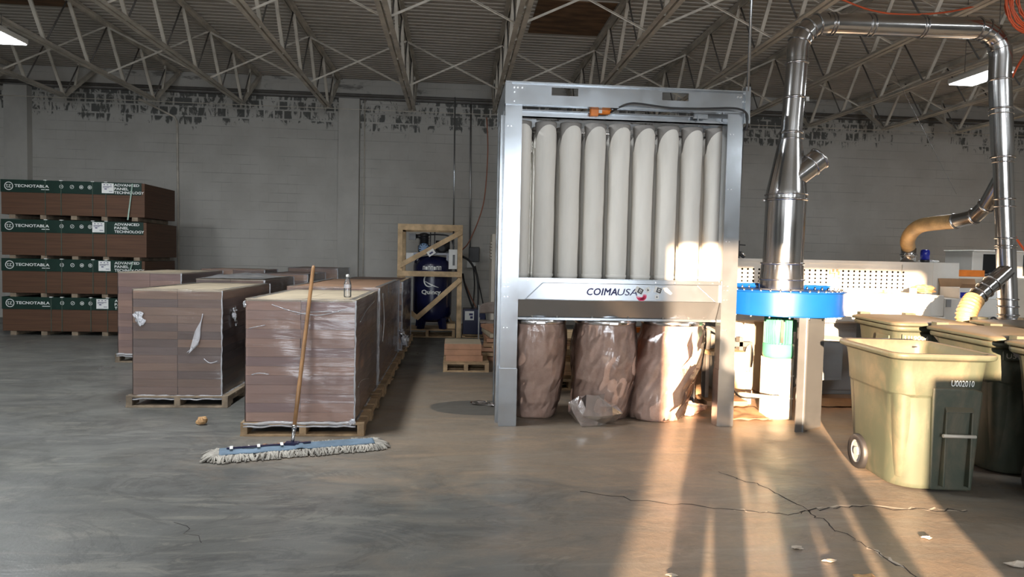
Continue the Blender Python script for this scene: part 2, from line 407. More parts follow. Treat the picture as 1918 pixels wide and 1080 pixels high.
for pts, w, sd in (([(.85, 4.35), (1.3, 4.15), (1.85, 3.98), (2.1, 3.93), (2.22, 3.98)], .005, 1), ([(2.22, 3.98), (2.55, 4.05), (2.9, 3.98), (3.25, 3.95)], .006, 2),
                   ([(1.95, 4.75), (2.12, 4.45), (2.22, 3.98)], .005, 3), ([(2.22, 3.98), (2.22, 3.72), (2.26, 3.45), (2.3, 3.1)], .005, 4), ([(-1.55, 3.9), (-1.3, 3.62)], .003, 5)):
    b.add(*ribbon(pts, w, .0012, sd))
b.build('crack', 'crack', fl)['label'] = 'dark branching crack across the concrete'
b = MB()
for pts, w, sd in (([(2.3, 4.02), (2.6, 4.06), (2.9, 4.0), (3.25, 3.96)], .010, 12), ([(1.75, 4.0), (1.95, 3.965)], .008, 13), ([(2.27, 3.45), (2.31, 3.2)], .012, 14)):
    b.add(*ribbon(pts, w, .0008, sd))
b.build('chipped_edge', 'pale_edge', fl)['label'] = 'pale chipped edge along the crack'
b = MB(); b.box(-14, 14, 15.5, 15.7, 0, 5.5)
wb = struct(b.build('wall_back', 'wall', origin=(0, 15.5, 0)), 'white painted concrete block wall with dark peeling band at the top', 'wall')
for i, (x0, x1, lab) in enumerate(((-2.6, -2.15, 'narrow block pilaster on the back wall left of the crated compressor'), (-9.55, -9.08, 'block pilaster on the back wall above the stack of board bundles'))):
    b = MB(); b.box(x0, x1, 15.32, 15.5, 0, 4.95)
    struct(b.build('trim_%d' % (i+1), 'pilaster', origin=(0, 15.5, 0)), lab, 'pilaster')
b = MB(); b.box(-14.2, -14, -8, 15.7, 0, 5.5); struct(b.build('wall_left', 'wall', origin=(-14, 0, 0)), 'painted block wall at the far left side', 'wall')
b = MB(); b.box(14, 14.2, -8, 15.7, 0, 5.5); struct(b.build('wall_right', 'wall', origin=(14, 0, 0)), 'painted block wall at the far right side', 'wall')
b = MB(); DZ = 4.0; DL = 3.70
for x0, x1 in ((-14, -3.7), (-.57, 1.2), (4.4, 14)): b.box(x0, x1, -8.2, -8, 0, DZ)
b.box(-14, 14, -8.2, -8, DZ, 5.5); b.box(-3.7, -.57, -8.2, -8, DL, DZ)
struct(b.build('wall_front', 'wall', origin=(0, -8, 0)), 'block wall behind the viewer with two open loading doors', 'wall')
# corrugated roof deck: flutes run across the joists
b = MB(); y = -8.2; prof = []
while y < 15.7:
    prof += [(y, 5.40), (y+.075, 5.40), (y+.095, 5.445), (y+.135, 5.445)]; y += .155
vs = []
for yy, zz in prof: vs += [(-14.2, yy, zz), (14.2, yy, zz)]
b.add(vs, [(2*i, 2*i+1, 2*i+3, 2*i+2) for i in range(len(prof)-1)])
b.box(-14.2, 14.2, -8.2, 15.7, 5.5, 5.55)
ce = struct(b.build('ceiling', 'deck', origin=(0, 0, 5.4)), 'cream corrugated metal roof deck above the joists', 'ceiling')
b = MB(); b.box(1.18, 2.38, 10.25, 11.75, 5.385, 5.397)
b.build('plywood_patch', 'plywood', ce)['label'] = 'brown plywood patch under the deck'
b = MB(); b.box(-7.6, -6.15, 10.9, 11.63, 5.385, 5.397)
b.build('plywood_patch', 'plywood', ce)['label'] = 'brown plywood patch near the left lamp'
# open web joists
JX = [-11.12+1.7*i for i in range(14)]
JLAB = ['beyond the left edge, first row of the roof', 'over the far left end of the board bundles', 'coming down at the far left above the bundle stack', 'crossing just right of the left lamp', 'left of the wall pilaster, third from the lamp', 'meeting the wall just left of the pilaster',
        'ending above the crated compressor', 'passing over the top left corner of the filter frame', 'passing over the middle of the filter frame', 'passing over the right corner of the filter frame', 'running behind the tall silver duct',
        'running beside the right lamp', 'beyond the right vertical duct', 'last one at the far right of the roof']
def make_joist():
    r = thing('roof_joist', '', 'joist', (0, 0, 0), 'open web roof joists', 'structure')
    b = MB()
    for s in (-1, 1):
        b.bar((s*.047, -7.9, 4.5), (s*.047, 14.2, 4.5), .062, .008); b.bar((s*.019, -7.9, 4.53), (s*.019, 14.2, 4.53), .007, .06)
    b.build('bottom_chord', 'steelpaint', r)
    b = MB()
    for s in (-1, 1):
        b.bar((s*.045, -7.9, 5.385), (s*.045, 15.45, 5.385), .065, .009); b.bar((s*.016, -7.9, 5.35), (s*.016, 15.45, 5.35), .008, .065)
    b.build('top_chord', 'steelpaint', r)
    web = rod = None; y = 14.2-.6-1.2*18
    first = True
    while y < 13.7:
        if first:
            b = MB(); b.bar((0, y, 5.37), (0, y+.6, 4.51), .05, .03, (0, -1, 0)); web = b.build('web_bar', 'steelpaint', r); y0 = y
            b = MB(); b.tube([(0, y+.6, 4.51), (0, y+1.2, 5.37)], .012, 8); rod = b.build('web_rod', 'darksteel', r); first = False
        else:
            for o in (web, rod):
                c = o.copy(); COL.objects.link(c); c.location = (0, y-y0, 0); ORG[c.name] = (0, 0, 0)
        y += 1.2
    b = MB(); b.bar((0, 14.2, 4.51), (0, 15.42, 5.36), .07, .06, (0, -1, 0)); b.build('end_brace', 'steelpaint', r)
    b = MB(); b.bar((0, 14.6, 4.8), (0, 14.75, 5.36), .04, .03, (0, -1, 0)); b.build('end_post', 'steelpaint', r)
    return r
j0 = make_joist()
for i, x in enumerate(JX):
    j = j0 if i == 0 else copy_tree(j0)
    j.location = (x, 0, 0); j['label'] = 'cream open web steel roof joist ' + JLAB[i]
k = 0; cb0 = None
for yy in (12.35, 8.85, 5.35, 1.8):
    for i in range(len(JX)-1):
        for s in (0, 1):
            if cb0 is None:
                b = MB(); b.bar((0, 0, 4.53), (1.7, 0, 5.33), .03, .004, (0, 1, 0)); b.bar((0, .015, 4.53), (1.7, .015, 5.33), .004, .03, (0, 1, 0))
                o = b.build('cross_brace', 'steelpaint', origin=(0, 0, 4.5)); cb0 = o
            else: o = cb0.copy(); COL.objects.link(o)
            o.location = (JX[i]+(1.7 if s else 0), yy+.03*s, 4.5); o.rotation_euler = (0, 0, PI if s else 0)
            struct(o, 'thin cream diagonal brace crossing between two roof joists', 'brace', 'cross braces between the roof joists')
# pipe and wire along the wall, conduits
b = MB(); b.tube([(-13.9, 15.36, 5.03), (13.9, 15.36, 5.03)], .035, 12); b.box(-13.9, 13.9, 15.42, 15.49, 4.955, 4.985)
tag(b.build('sprinkler_pipe', 'darksteel'), 'long dark pipe running along the top of the back wall', 'pipe')
b = MB(); b.tube([(-13.9, 14.25, 4.49), (13.9, 14.25, 4.49)], .008, 6)
tag(b.build('tie_wire', 'steelpaint'), 'thin wire strung along the joist ends at the wall', 'wire')
def conduit(name, pts, r, mat, lab, cat):
    b = MB(); b.tube(pts, r, 10); return tag(b.build(name, mat), lab, cat)
conduit('conduit', [(-6.8, 15.3, 4.75), (-6.12, 15.44, 4.42), (-6.07, 15.46, 4.3), (-6.03, 15.46, .0)], .022, 'steelpaint', 'painted conduit dropping down the wall behind the bundle stack', 'conduit')
conduit('conduit', [(-2.05, 15.46, 5.0), (-2.05, 15.46, .0)], .012, 'steelpaint', 'thin conduit along the right edge of the wall pilaster', 'conduit')
conduit('conduit', [(.30, 15.46, 5.0), (.34, 15.46, 1.45)], .02, 'galv_dull', 'grey conduit dropping to the wall socket beside the compressor', 'conduit')
# lamps
def lamp(x, y, z, lab, hl=.52, pw=None):
    r = thing('ceiling_lamp', lab, 'lamp', (x, y, z), 'high bay lamps')
    b = MB(); b.box(x-.2, x+.2, y-hl, y+hl, z, z+.07); b.box(x-.07, x+.07, y-.35, y+.35, z+.07, z+.14); b.build('housing', 'white_enamel', r, .01)
    b = MB(); b.box(x-.185, x+.185, y-hl+.015, y+hl-.015, z-.012, z-.001); b.build('lens', 'lamp', r, .004)
    for s in (-.3, .3):
        b = MB(); b.tube([(x, y+s, z+.14), (x, y+s, 4.52 if abs((x-JX[0])/1.7-round((x-JX[0])/1.7)) < .1 else 5.4)], .004, 6); b.build('hanger', 'darksteel', r)
    ld = bpy.data.lights.new('lamp_light', 'AREA'); ld.shape = 'RECTANGLE'; ld.size = .36; ld.size_y = 1.0; ld.energy = pw or LAMPW; ld.color = (.93, .97, 1)
    lo = bpy.data.objects.new('lamp_light', ld); COL.objects.link(lo); lo.location = (0, 0, -.02); lo.parent = r
    return r
LAMPW = 150
lamp(-5.87, 9.1, 4.2, 'lit white panel lamp hanging at the upper left of the photo', .52, 95)
lamp(7.33, 9.10, 4.2, 'lit white panel lamp hanging left of the vertical duct', .38, 50)
for x, y, lab in ((-5.87, 2.5, 'added fill lamp overhead left, out of view'), (-1.9, 5.6, 'added fill lamp overhead in the middle, out of view'), (7.35, 2.5, 'added fill lamp overhead right, out of view'), (-5.87, -4, 'added fill lamp near the left loading door, out of view'), (-1.6, -4, 'added fill lamp between the loading doors, out of view'), (7.35, -4, 'added fill lamp right of the loading doors, out of view')):
    lamp(x, y, 4.2, lab, .52, 95 if x > 5 else None)  # unseen lamps added to raise the fill light in the hall
# daylight
def area(name, x0, x1, z0, z1, y, power, col):
    ld = bpy.data.lights.new(name, 'AREA'); ld.shape = 'RECTANGLE'; ld.size = x1-x0; ld.size_y = z1-z0; ld.energy = power; ld.color = col
    o = bpy.data.objects.new(name, ld); COL.objects.link(o); o.location = ((x0+x1)/2, y, (z0+z1)/2); o.rotation_euler = (PI/2, 0, 0); return o
area('daylight_through_left_door', -3.7, -.57, .02, DL, -8.05, 330, (.88, .94, 1))
area('daylight_through_right_door', 1.2, 4.4, .02, DZ, -8.05, 560, (.86, .93, 1))
sd = bpy.data.lights.new('low_sun', 'SUN'); sd.energy = 44; sd.angle = math.radians(.6); sd.color = (1, .69, .44)
so = bpy.data.objects.new('low_sun', sd); COL.objects.link(so)
az, el = math.radians(21.7), math.radians(7.5)
so.rotation_euler = V((math.sin(az)*math.cos(el), math.cos(az)*math.cos(el), -math.sin(el))).to_track_quat('-Z', 'Y').to_euler()
so.location = (-5, -12, 3)
w = bpy.data.worlds.new('sky'); S.world = w; w.use_nodes = True
nt = w.node_tree; bg = nt.nodes['Background']
sk = nt.nodes.new('ShaderNodeTexSky'); sk.sky_type = 'HOSEK_WILKIE'; sk.sun_direction = (-math.sin(az)*math.cos(el), -math.cos(az)*math.cos(el), math.sin(el)); sk.turbidity = 3
nt.links.new(sk.outputs[0], bg.inputs[0]); bg.inputs[1].default_value = .6
# ------------------------------------------------------------------ camera
cd = bpy.data.cameras.new('camera'); cam = bpy.data.objects.new('camera', cd); COL.objects.link(cam); S.camera = cam
cd.sensor_fit = 'HORIZONTAL'; cd.sensor_width = 36; cd.lens = 36*1270/1918; cd.clip_start = .05; cd.clip_end = 200
R = Matrix(((0.99623514, -0.01806858, -0.08478841), (-0.08386165, 0.04702522, -0.9953672), (0.02197207, 0.99873027, 0.04533292)))
cam.matrix_world = Matrix.Translation((0, 0, 1.53)) @ R.to_4x4()
vs_ = S.view_settings; vs_.view_transform = 'Standard'; vs_.look = 'None'; vs_.gamma = 1; vs_.use_curve_mapping = False; vs_.exposure = .15
S.cycles.use_denoising = True; S.cycles.max_bounces = 10; S.cycles.diffuse_bounces = 5; S.cycles.glossy_bounces = 4; S.cycles.transparent_max_bounces = 16; S.cycles.sample_clamp_indirect = 4; S.cycles.caustics_reflective = False; S.cycles.caustics_refractive = False
# ================================================================== dust collector
DC = thing('dust_collector', 'galvanised filter frame with rows of tall white filter bags', 'dust collector', (1.5, 6.6, 0))
YF, YB = 6.08, 7.2
def channel(x0, x1, y0, y1, z0, z1, face, t=.012):      # face -1: web towards the viewer, +1 away; flanges fold back
    b = MB(); yw = y0 if face < 0 else y1-t
    b.box(x0, x1, yw, yw+t, z0, z1)
    b.box(x0, x0+t, y0+(t if face < 0 else 0), y1-(t if face > 0 else 0), z0, z1); b.box(x1-t, x1, y0+(t if face < 0 else 0), y1-(t if face > 0 else 0), z0, z1)
    return b
for x0, x1 in ((.425, .575), (2.465, 2.61)):
    p = channel(x0, x1, YF, YF+.12, 0, 2.89, -1).build('post', 'galv', DC)
    b = MB(); b.box(x0-.006, x1+.006, YF-.008, YF, .004, .53); b.box(x0-.006, x0, YF, YF+.125, .004, .53); b.box(x1, x1+.006, YF, YF+.125, .004, .53); b.build('post_sleeve', 'galv', p)
    b = MB()
    for z in (.3, .9, 1.18, 1.27, 1.31, 1.72, 2.2, 2.7):
        for dx in (.025, .055): b.disc((x0+dx, YF-.002, z), .006, (0, -1, 0), 6, 0, .005)
    b.build('bolt', 'bolt', p)
    b = MB(); b.box(x0-.03, x1-.06, YF+.13, YF+.26, 0, 2.82); b.build('side_trim', 'galv', DC) if x0 < 1 else None
    channel(x0, x1, YB-.12, YB, 0, 2.89, 1).build('rear_post', 'galv', DC)
def topbeam(y, nm):
    b = MB(); x0, x1 = .42, 2.625; za, zb, zc, zd = 2.89, 2.985, 3.055, 3.09
    b.box(x0, x1, y, y+.012, za, zb); b.box(x0, x1, y, y+.012, zc, zd)
    for a, c in ((x0, .835), (1.075, 1.845), (2.09, x1)): b.box(a, c, y, y+.012, zb, zc)
    b.box(x0, x1, y-.035, y, zd-.012, zd); b.box(x0, x1, y-.03, y, za, za+.01); b.box(x0, x1, y+.012, y+.05, za, za+.01)
    b.box(x0-.002, x0+.055, y-.036, y-.028, za+.0, zd-.014)
    o = b.build(nm, 'galv', DC)
    b = MB()
    for x in (.5, .53, .57, 2.55, 2.58): b.disc((x, y, 3.04), .009, (0, -1, 0), 6, 0, .008)
    for x in (.502, 2.602):
        for z in (2.92, 3.0): b.disc((x, y, z), .007, (0, -1, 0), 6, 0, .008)
    b.build('bolt', 'bolt', o); return o
topbeam(YF, 'top_beam'); topbeam(YB, 'rear_top_beam')
for x in (.42, 2.612):
    b = MB(); b.box(x, x+.012, YF+.02, YB, 2.89, 3.09); b.build('side_beam', 'galv', DC)
b = MB(); b.box(2.612, 2.66, YF-.03, YF+.03, 2.80, 3.13); b.build('corner_plate', 'galv', DC)
for y in (6.22, 6.98):
    b = MB(); b.box(.575, 2.465, y, y+.012, 2.80, 2.87); b.box(.575, 2.465, y-.05, y, 2.80, 2.812); b.box(.575, 2.465, y-.05, y-.04, 2.80, 2.83)
    b.build('hanger_rail', 'galv', DC)
b = MB(); b.box(2.17, 2.30, 6.14, 6.17, 2.845, 2.89); b.box(2.2, 2.21, 6.13, 6.14, 2.82, 2.87); b.build('clamp_bracket', 'galv', DC)
# filter bags
BX = [.594+.2345*i for i in range(9)]
def filter_bag(x, y, seed):
    rnd = random.Random(seed); b = MB(); n = 32; R = []
    Z = [1.345, 1.36, 1.40, 1.44]+[1.5+.08*i for i in range(15)]+[2.66, 2.69, 2.715, 2.735, 2.75]
    for z in Z:
        g = []
        for k in range(n):
            a = 2*PI*k/n; px, py = math.cos(a), math.sin(a)
            r = .0965
            if z < 1.42: r = .0925+.004*(z-1.345)/.075
            r += .0035*nz((px*1.2, py*1.2, z*2.2), 2.2, seed)+.0015*nz((px*2, py*2, z*6), 3, seed)
            top = max(0, (z-2.3)/.45)
            r += top*.006+top*.004*math.sin(a*15+seed)*min(1, (2.75-z)*8+.3)
            fr = max(0, math.cos(a+PI/2-.25))
            zz = z if z < 2.3 else 2.3+(z-2.3)*(2.56+.205*fr**.55-2.3)/.45
            g.append((x+px*r, y+py*r, zz))
        R.append(g)
    b.rings(R, False); o = b.build('filter_bag', 'canvas', DC)
    b = MB(); b.lathe([(.088, 2.40), (.092, 2.6), (.097, 2.72), (.103, 2.785), (.1, 2.797)], (x, y, 0), 28); b.build('bag_cap', 'capgrey', o)
    b = MB(); b.lathe([(.0985, 1.362), (.0995, 1.366), (.0995, 1.386), (.0985, 1.39)], (x, y, 0), 28); b.build('hem', 'canvas', o)
    return o
rows = {}
for ri, y in enumerate((6.37, 6.62, 6.87)):
    for i, x in enumerate(BX):
        if ri == 0: rows[i] = filter_bag(x, y, i*3.7+1)
        else:
            c = rows[i].copy(); COL.objects.link(c); c.location = (0, y-6.37, 0); ORG[c.name] = ORG[rows[i].name]
            for ch in list(rows[i].children):
                d = ch.copy(); COL.objects.link(d); d.parent = c; ORG[d.name] = ORG[rows[i].name]
for y in (6.37, 6.62):
    b = MB(); b.tube([(.58, y+.02, 2.72), (2.46, y+.02, 2.72)], .009, 8); b.build('hanger_rod', 'bolt', DC)
# lower panels
b = MB(); b.box(.575, 2.465, 6.115, 6.13, 1.155, 1.33); b.box(.575, 2.465, 6.09, 6.13, 1.33, 1.345); b.box(.575, 2.465, 6.085, 6.092, 1.318, 1.345)
hp = b.build('upper_hopper_panel', 'galv', DC)
b = MB()
for x in (.66, .80, .86, 1.08, 1.22, 1.52, 1.84, 2.02, 2.25, 2.38): b.disc((x, 6.085, 1.331), .006, (0, -1, 0), 6, 0, .004)
b.build('rivet', 'bolt', hp)
b = MB(); b.prism([(.64, 6.113, 1.158), (2.42, 6.113, 1.158), (2.235, 6.113, 1.312), (.80, 6.113, 1.312)], (0, -.022, 0)); fp = b.build('front_plate', 'galv', DC, .004)
b = MB(); b.add([(.58, 6.112, 1.155), (2.46, 6.112, 1.155), (2.46, 6.2, .985), (.58, 6.2, .985)], [(0, 1, 2, 3)]); b.box(.58, 2.46, 6.19, 6.21, .965, .985)
b.box(.58, 2.46, 6.12, 7.15, 1.34, 1.352); b.box(.58, 2.46, 7.1, 7.15, .985, 1.34); b.box(.58, .59, 6.2, 7.1, .985, 1.34); b.box(2.45, 2.46, 6.2, 7.1, .985, 1.34); b.box(.58, 2.46, 6.21, 7.15, .968, .98)
lo = b.build('lower_hopper_panel', 'galv', DC)
b = MB()
for x in (.72, .95, 1.28, 1.62, 1.95, 2.2, 2.35): b.disc((x, 6.19, .995), .008, (0, -1, .5), 8, 0, .006)
b.build('rivet', 'bolt', lo)
yp = 6.0905
text('COIMA', fp, (1.205, yp, 1.205), (1, 0, .012), (0, 0, 1), .278, .062, 'navy', .0015, 0, .2, spacing=1.06, fat=.0028)
text('USA', fp, (1.487, yp, 1.207), (1, 0, .012), (0, 0, 1), .185, .06, 'navy', .0015, 0, .2, fat=.0004)
b = MB()
for k in range(3):
    vs = []; fs = []; n = 20; r0 = .044-.011*k
    for i in range(n+1):
        a = PI*(.95+1.25*i/n)+k*.2; wv = .008*math.sin(PI*i/n)+.0006
        for s in (-1, 1): vs.append((1.712+(r0+s*wv)*math.cos(a), yp-.001, 1.205+(r0*.85+s*wv)*math.sin(a)))
    b.add(vs, [(2*i, 2*i+1, 2*i+3, 2*i+2) for i in range(n)])
b.build('swirl_emblem', 'pink', fp)['label'] = 'crimson swirl emblem'
def sticker(x, z, w, h, ang, dark):
    b = MB(); c, s_ = math.cos(ang), math.sin(ang)
    def q(u, v, d): return (x+u*c-v*s_, yp-d, z+u*s_+v*c)
    b.prism([q(-w/2, -h/2, .001), q(w/2, -h/2, .001), q(w/2, h/2, .001), q(-w/2, h/2, .001)], (0, -.001, 0), 0)
    if dark:
        b.prism([q(-w*.18, -h*.42, .0025), q(w*.46, -h*.42, .0025), q(w*.46, h*.42, .0025), q(-w*.18, h*.42, .0025)], (0, -.0005, 0), 1)
        b.prism([q(0, -h*.2, .0035), q(w*.28, -h*.2, .0035), q(w*.28, h*.25, .0035), q(0, h*.25, .0035)], (0, -.0005, 0), 0)
        b.prism([q(w*.06, -h*.1, .0045), q(w*.22, -h*.1, .0045), q(w*.22, h*.1, .0045), q(w*.06, h*.1, .0045)], (0, -.0005, 0), 1)
    else:
        b.prism([q(-w*.25, -h*.2, .0025), q(w*.25, -h*.2, .0025), q(0, h*.28, .0025)], (0, -.0005, 0), 1)
    b.build('warning_sticker', ['white', 'blackpl'], fp)
sticker(1.69, 1.255, .075, .055, -.45, True); sticker(1.77, 1.262, .04, .045, .5, False); sticker(1.865, 1.262, .07, .055, -.3, True); sticker(1.857, 1.2, .035, .04, .1, False)
b = MB(); b.prism([(1.905, yp-.001, 1.285), (1.95, yp-.001, 1.285), (2.0, yp-.001, 1.235), (1.985, yp-.001, 1.22), (1.93, yp-.001, 1.25)], (0, -.001, 0)); b.build('torn_label', 'white', fp)
CC = [(.787, 6.46, .285), (1.466, 6.46, .292), (2.137, 6.46, .30)]
for x, y, r in CC:
    b = MB(); b.lathe([(r-.02, .968), (r, .968), (r, .962), (r+.006, .955), (r+.006, .925), (r, .918), (r-.02, .918)], (x, y, 0), 48, cap=False)
    c = b.build('bag_collar', 'chrome', DC)
    b = MB(); b.box(x-.03, x+.05, y-r-.022, y-r-.004, .93, .95); b.tube([(x-.05, y-r-.016, .94), (x+.07, y-r-.014, .94)], .006, 8); b.build('clamp_latch', 'bolt', c)
# orange shaker on the inner rail
b = MB(); b.box(1.205, 1.275, 6.13, 6.2, 2.83, 2.92); b.tube([(1.27, 6.165, 2.885), (1.37, 6.165, 2.885)], .035, 14); b.tube([(1.37, 6.165, 2.885), (1.395, 6.165, 2.87)], [.03, .018], 12); b.box(1.30, 1.34, 6.14, 6.19, 2.90, 2.945)
sh = b.build('shaker_motor', 'orange', DC, .005); sh['label'] = 'orange shaker motor'
b = MB(); b.box(1.275, 1.305, 6.122, 6.13, 2.855, 2.885); b.build('nameplate', 'white', sh)
cable_pts = [(1.39, 6.14, 2.87), (1.45, 6.05, 2.90), (1.52, 6.02, 2.925), (1.62, 6.02, 2.93), (1.9, 6.02, 2.905), (2.2, 6.02, 2.91), (2.45, 6.02, 2.925), (2.56, 6.02, 2.915), (2.62, 6.03, 2.88), (2.635, 6.04, 2.82), (2.63, 6.05, 2.74), (2.622, 6.1, 2.66), (2.62, 6.14, 1.5), (2.62, 6.16, .5), (2.66, 6.2, .33)]
def smooth(pts, k=6):
    P = [V(p) for p in pts]; out = []
    for i in range(len(P)-1):
        a, b_, c, d = P[max(i-1, 0)], P[i], P[i+1], P[min(i+2, len(P)-1)]
        for j in range(k):
            t = j/k; out.append(.5*((2*b_)+(-a+c)*t+(2*a-5*b_+4*c-d)*t*t+(-a+3*b_-3*c+d)*t**3))
    return out+[P[-1]]
b = MB(); b.tube(smooth(cable_pts), .009, 8); tag(b.build('power_cable', 'black'), 'black cable along the top beam of the filter frame', 'cable')
conduit('drop_rod', [(2.635, 6.06, 3.09), (2.64, 6.06, 5.4)], .012, 'galv', 'thin galvanised rod from the frame corner up to the roof', 'rod')
# collection bags
def dust_bag(lab, x, y, r, bx, by, rbx, rby, seed, lean=None, amp=.02, name='collection_bag'):
    b = MB(); n = 96; R = []; zs = [.95, .935, .92]+[.90-.025*i for i in range(34)]+[.035, .02, .004]
    for z in zs:
        t = 1-z/.95; g = []
        s = t*t*(3-2*t)
        cx = x+(bx-x)*s; cy = y+(by-y)*s
        wx = r+(rbx-r)*s; wy = r+(rby-r)*s
        bot = max(0, (.10-z)/.10); bulge = .03*math.sin(PI*min(1, t*1.1))
        wx *= (1-.12*bot**2); wy *= (1-.15*bot**2)
        for k in range(n):
            a = 2*PI*k/n; px, py = math.cos(a), math.sin(a)
            f = min(1, t*6)
            q = (math.cos(a)*1.0, math.sin(a)*1.0, z*1.6)
            rr = bulge + f*amp*(1.3*nz(q, 1.4, seed)+.35*nz(q, 4.0, seed+5)) + f*.010*math.sin(a*19+seed+2*math.sin(a*3))*max(0, 1-t*2.2)
            t6 = nz((q[0]*1.3, q[1]*1.3, z*1.1+a*.25), 1.9, seed+21); rr -= .022*f*max(0, .32-abs(t6))*1.3
            rr += .010*f*max(0, .12-abs(nz((q[0]*1.6, q[1]*1.6, z*.8-a*.3), 2.4, seed+31)))*6*(.3+.7*t)
            fold = amp*.4*(abs(nz((q[0]*2, q[1]*2, z*3), 2.0, seed+11))-.2)*f
            rr -= fold
            g.append((cx+px*(wx+rr), cy+py*(wy+rr), z if z > .01 else .003))
        R.append(g)
    b.rings(R[::-1], True)
    return b
DB = []
for i, (lab, a) in enumerate((('clear plastic bag of brown dust under the left collar', (.787, 6.46, .279, .79, 6.55, .225, .20, 1)), ('clear plastic bag of brown dust under the middle collar', (1.466, 6.46, .286, 1.46, 6.50, .27, .22, 2)), ('sunlit plastic bag of brown dust under the right collar', (2.137, 6.46, .294, 1.98, 6.46, .29, .23, 3.5)))):
    b = dust_bag(lab, *a, amp=.022+.006*i)
    o = b.build('collection_bag', 'bag', origin=(a[0], a[1], 0)); tag(o, lab, 'plastic bag', 'collection bags under the filter frame'); DB.append(o)
    # extra glossy film shell added over the bag, faceted to catch glints
    x, y, r, bx, by, rbx, rby, sd_ = a
    m = MB(); R = []; n = 22
    for j, z in enumerate((.925, .86, .76, .64, .52, .40, .28, .17, .08, .012)):
        t = 1-z/.95; s = t*t*(3-2*t); g = []
        for k in range(n):
            an = 2*PI*(k+.5*(j % 2))/n; jt = min(1, t*5)
            rr = .022*jt+.020*jt*nz((math.cos(an)*3, math.sin(an)*3, z*5), 1.5, sd_+40)+.026*math.sin(PI*min(1, t*1.1))
            if z < .1: rr -= .02*(1-z/.1)
            g.append((x+(bx-x)*s+math.cos(an)*(r+(rbx-r)*s+rr), y+(by-y)*s+math.sin(an)*(r+(rby-r)*s+rr), z+(.03*jt*nz((math.cos(an)*2, math.sin(an)*2, z*3), 2, sd_+50) if z > .05 else 0)))
        R.append(g)
    m.rings(R[::-1], False, 0, False); m.build('added_glint_film', 'glaze', o)
    # settled dust inside
    x, y, r, bx, by, rbx, rby, sd_ = a
    m = MB(); h = (.32, .22, .40)[i]
    R = []
    for z, sc in ((.02, .80), (.08, .86), (h*.6, .86), (h, .84), (h+.03, .5), (h+.04, .05)):
        t = 1-z/.95; s = t*t*(3-2*t); g = []
        for k in range(32):
            an = 2*PI*k/32
            g.append((x+(bx-x)*s+math.cos(an)*(r+(rbx-r)*s)*sc*(1+.04*nz((math.cos(an), math.sin(an), z*3), 2, sd_)), y+(by-y)*s+math.sin(an)*(r+(rby-r)*s)*sc, z+.02*nz((math.cos(an), math.sin(an), 0), 2, sd_)*(z > .1)))
        R.append(g)
    m.rings(R); d = m.build('sawdust', 'cardboard', o); d['kind'] = 'stuff'; d['label'] = 'settled brown sawdust'
def crumple(b, c, sx, sy, sz, seed, amp=.35, nu=14, nv=8, mi=0):
    R = []
    for j in range(nv+1):
        ph = PI*j/nv; g = []
        for k in range(nu):
            a = 2*PI*k/nu; d = V((math.sin(ph)*math.cos(a), math.sin(ph)*math.sin(a), math.cos(ph)))
            f = 1+amp*(nz(d, 1.6, seed)*1.2+nz(d, 4, seed+3)*.7)
            p = V((c[0]+d.x*sx*f, c[1]+d.y*sy*f, c[2]+d.z*sz*f)); p.z = max(p.z, .004); g.append(p)
        R.append(g)
    return b.rings(R, False, mi, False)
b = MB(); crumple(b, (1.31, 6.17, .10), .23, .12, .15, 4.0, .5, 9, 6)
o = b.build('loose_film', 'loose', DB[1]); o['label'] = 'empty clear corner of the bag'
b = MB(); crumple(b, (2.32, 6.55, .06), .17, .09, .07, 2.2, .6); o = b.build('loose_film', 'bag', DB[2])
# ================================================================== blower fan and duct
FX, FY = 3.205, 6.42
FN = thing('blower_fan', 'round blue centrifugal blower on a metal stand beside the filter frame', 'fan', (FX, FY, 0))
b = MB(); zt, zb = 1.272, 1.05
b.lathe([(.565, zb), (.565, zt)], (FX, FY, 0), 64, cap=False); b.lathe([(.2, zb-.004), (.58, zb-.004), (.58, zb+.006), (.565, zb+.006)], (FX, FY, 0), 64, cap=False)
b.lathe([(.565, zt-.008), (.585, zt-.008), (.585, zt), (.2, zt)], (FX, FY, 0), 64, cap=False)
hs = b.build('housing', 'blue', FN)
b = MB()
for k in range(40):
    a = 2*PI*k/40; b.lathe([(.011, 0), (.011, .012), (.006, .014), (.006, .028)], (FX+.545*math.cos(a), FY+.545*math.sin(a), zt), 6)
    if k % 2 == 0: b.lathe([(.011, 0), (.011, -.02)], (FX+.55*math.cos(a), FY+.55*math.sin(a), zb-.004), 6)
b.build('bolt', 'bolt', hs)
b = MB(); n = 40; vs = []
for k in range(n+1):
    a = PI*(.06+.88*k/n); vs += [(FX+.575*math.cos(a), FY+.575*math.sin(a), zt), (FX+.575*math.cos(a), FY+.575*math.sin(a), zt+.045)]
b.add(vs, [(2*i, 2*i+1, 2*i+3, 2*i+2) for i in range(n)], 0, True); b.build('rear_rim', 'blue', FN, solid=.006)
b = MB(); b.box(2.60, 2.95, 6.62, 6.95, 1.07, 1.25); b.build('outlet_duct', 'blue', FN)
b = MB(); b.lathe([(.17, zt+.001), (.205, zt+.001), (.205, zt+.012), (.17, zt+.012)], (FX, FY, 0), 40); b.build('inlet_flange', 'galv', FN)
am = -PI/2-.43
def cyl(a, r, z): return (FX+r*math.cos(a), FY+r*math.sin(a), z)
b = MB(); vs = [cyl(am, .5675, 1.16)]; n = 28
for k in range(n): vs.append(cyl(am+.066/.565*math.cos(2*PI*k/n), .5675, 1.16+.066*math.sin(2*PI*k/n)))
b.add(vs, [(0, 1+k, 1+(k+1) % n) for k in range(n)]); bd = b.build('round_badge', 'white', FN); bd['label'] = 'round white badge'
b = MB()
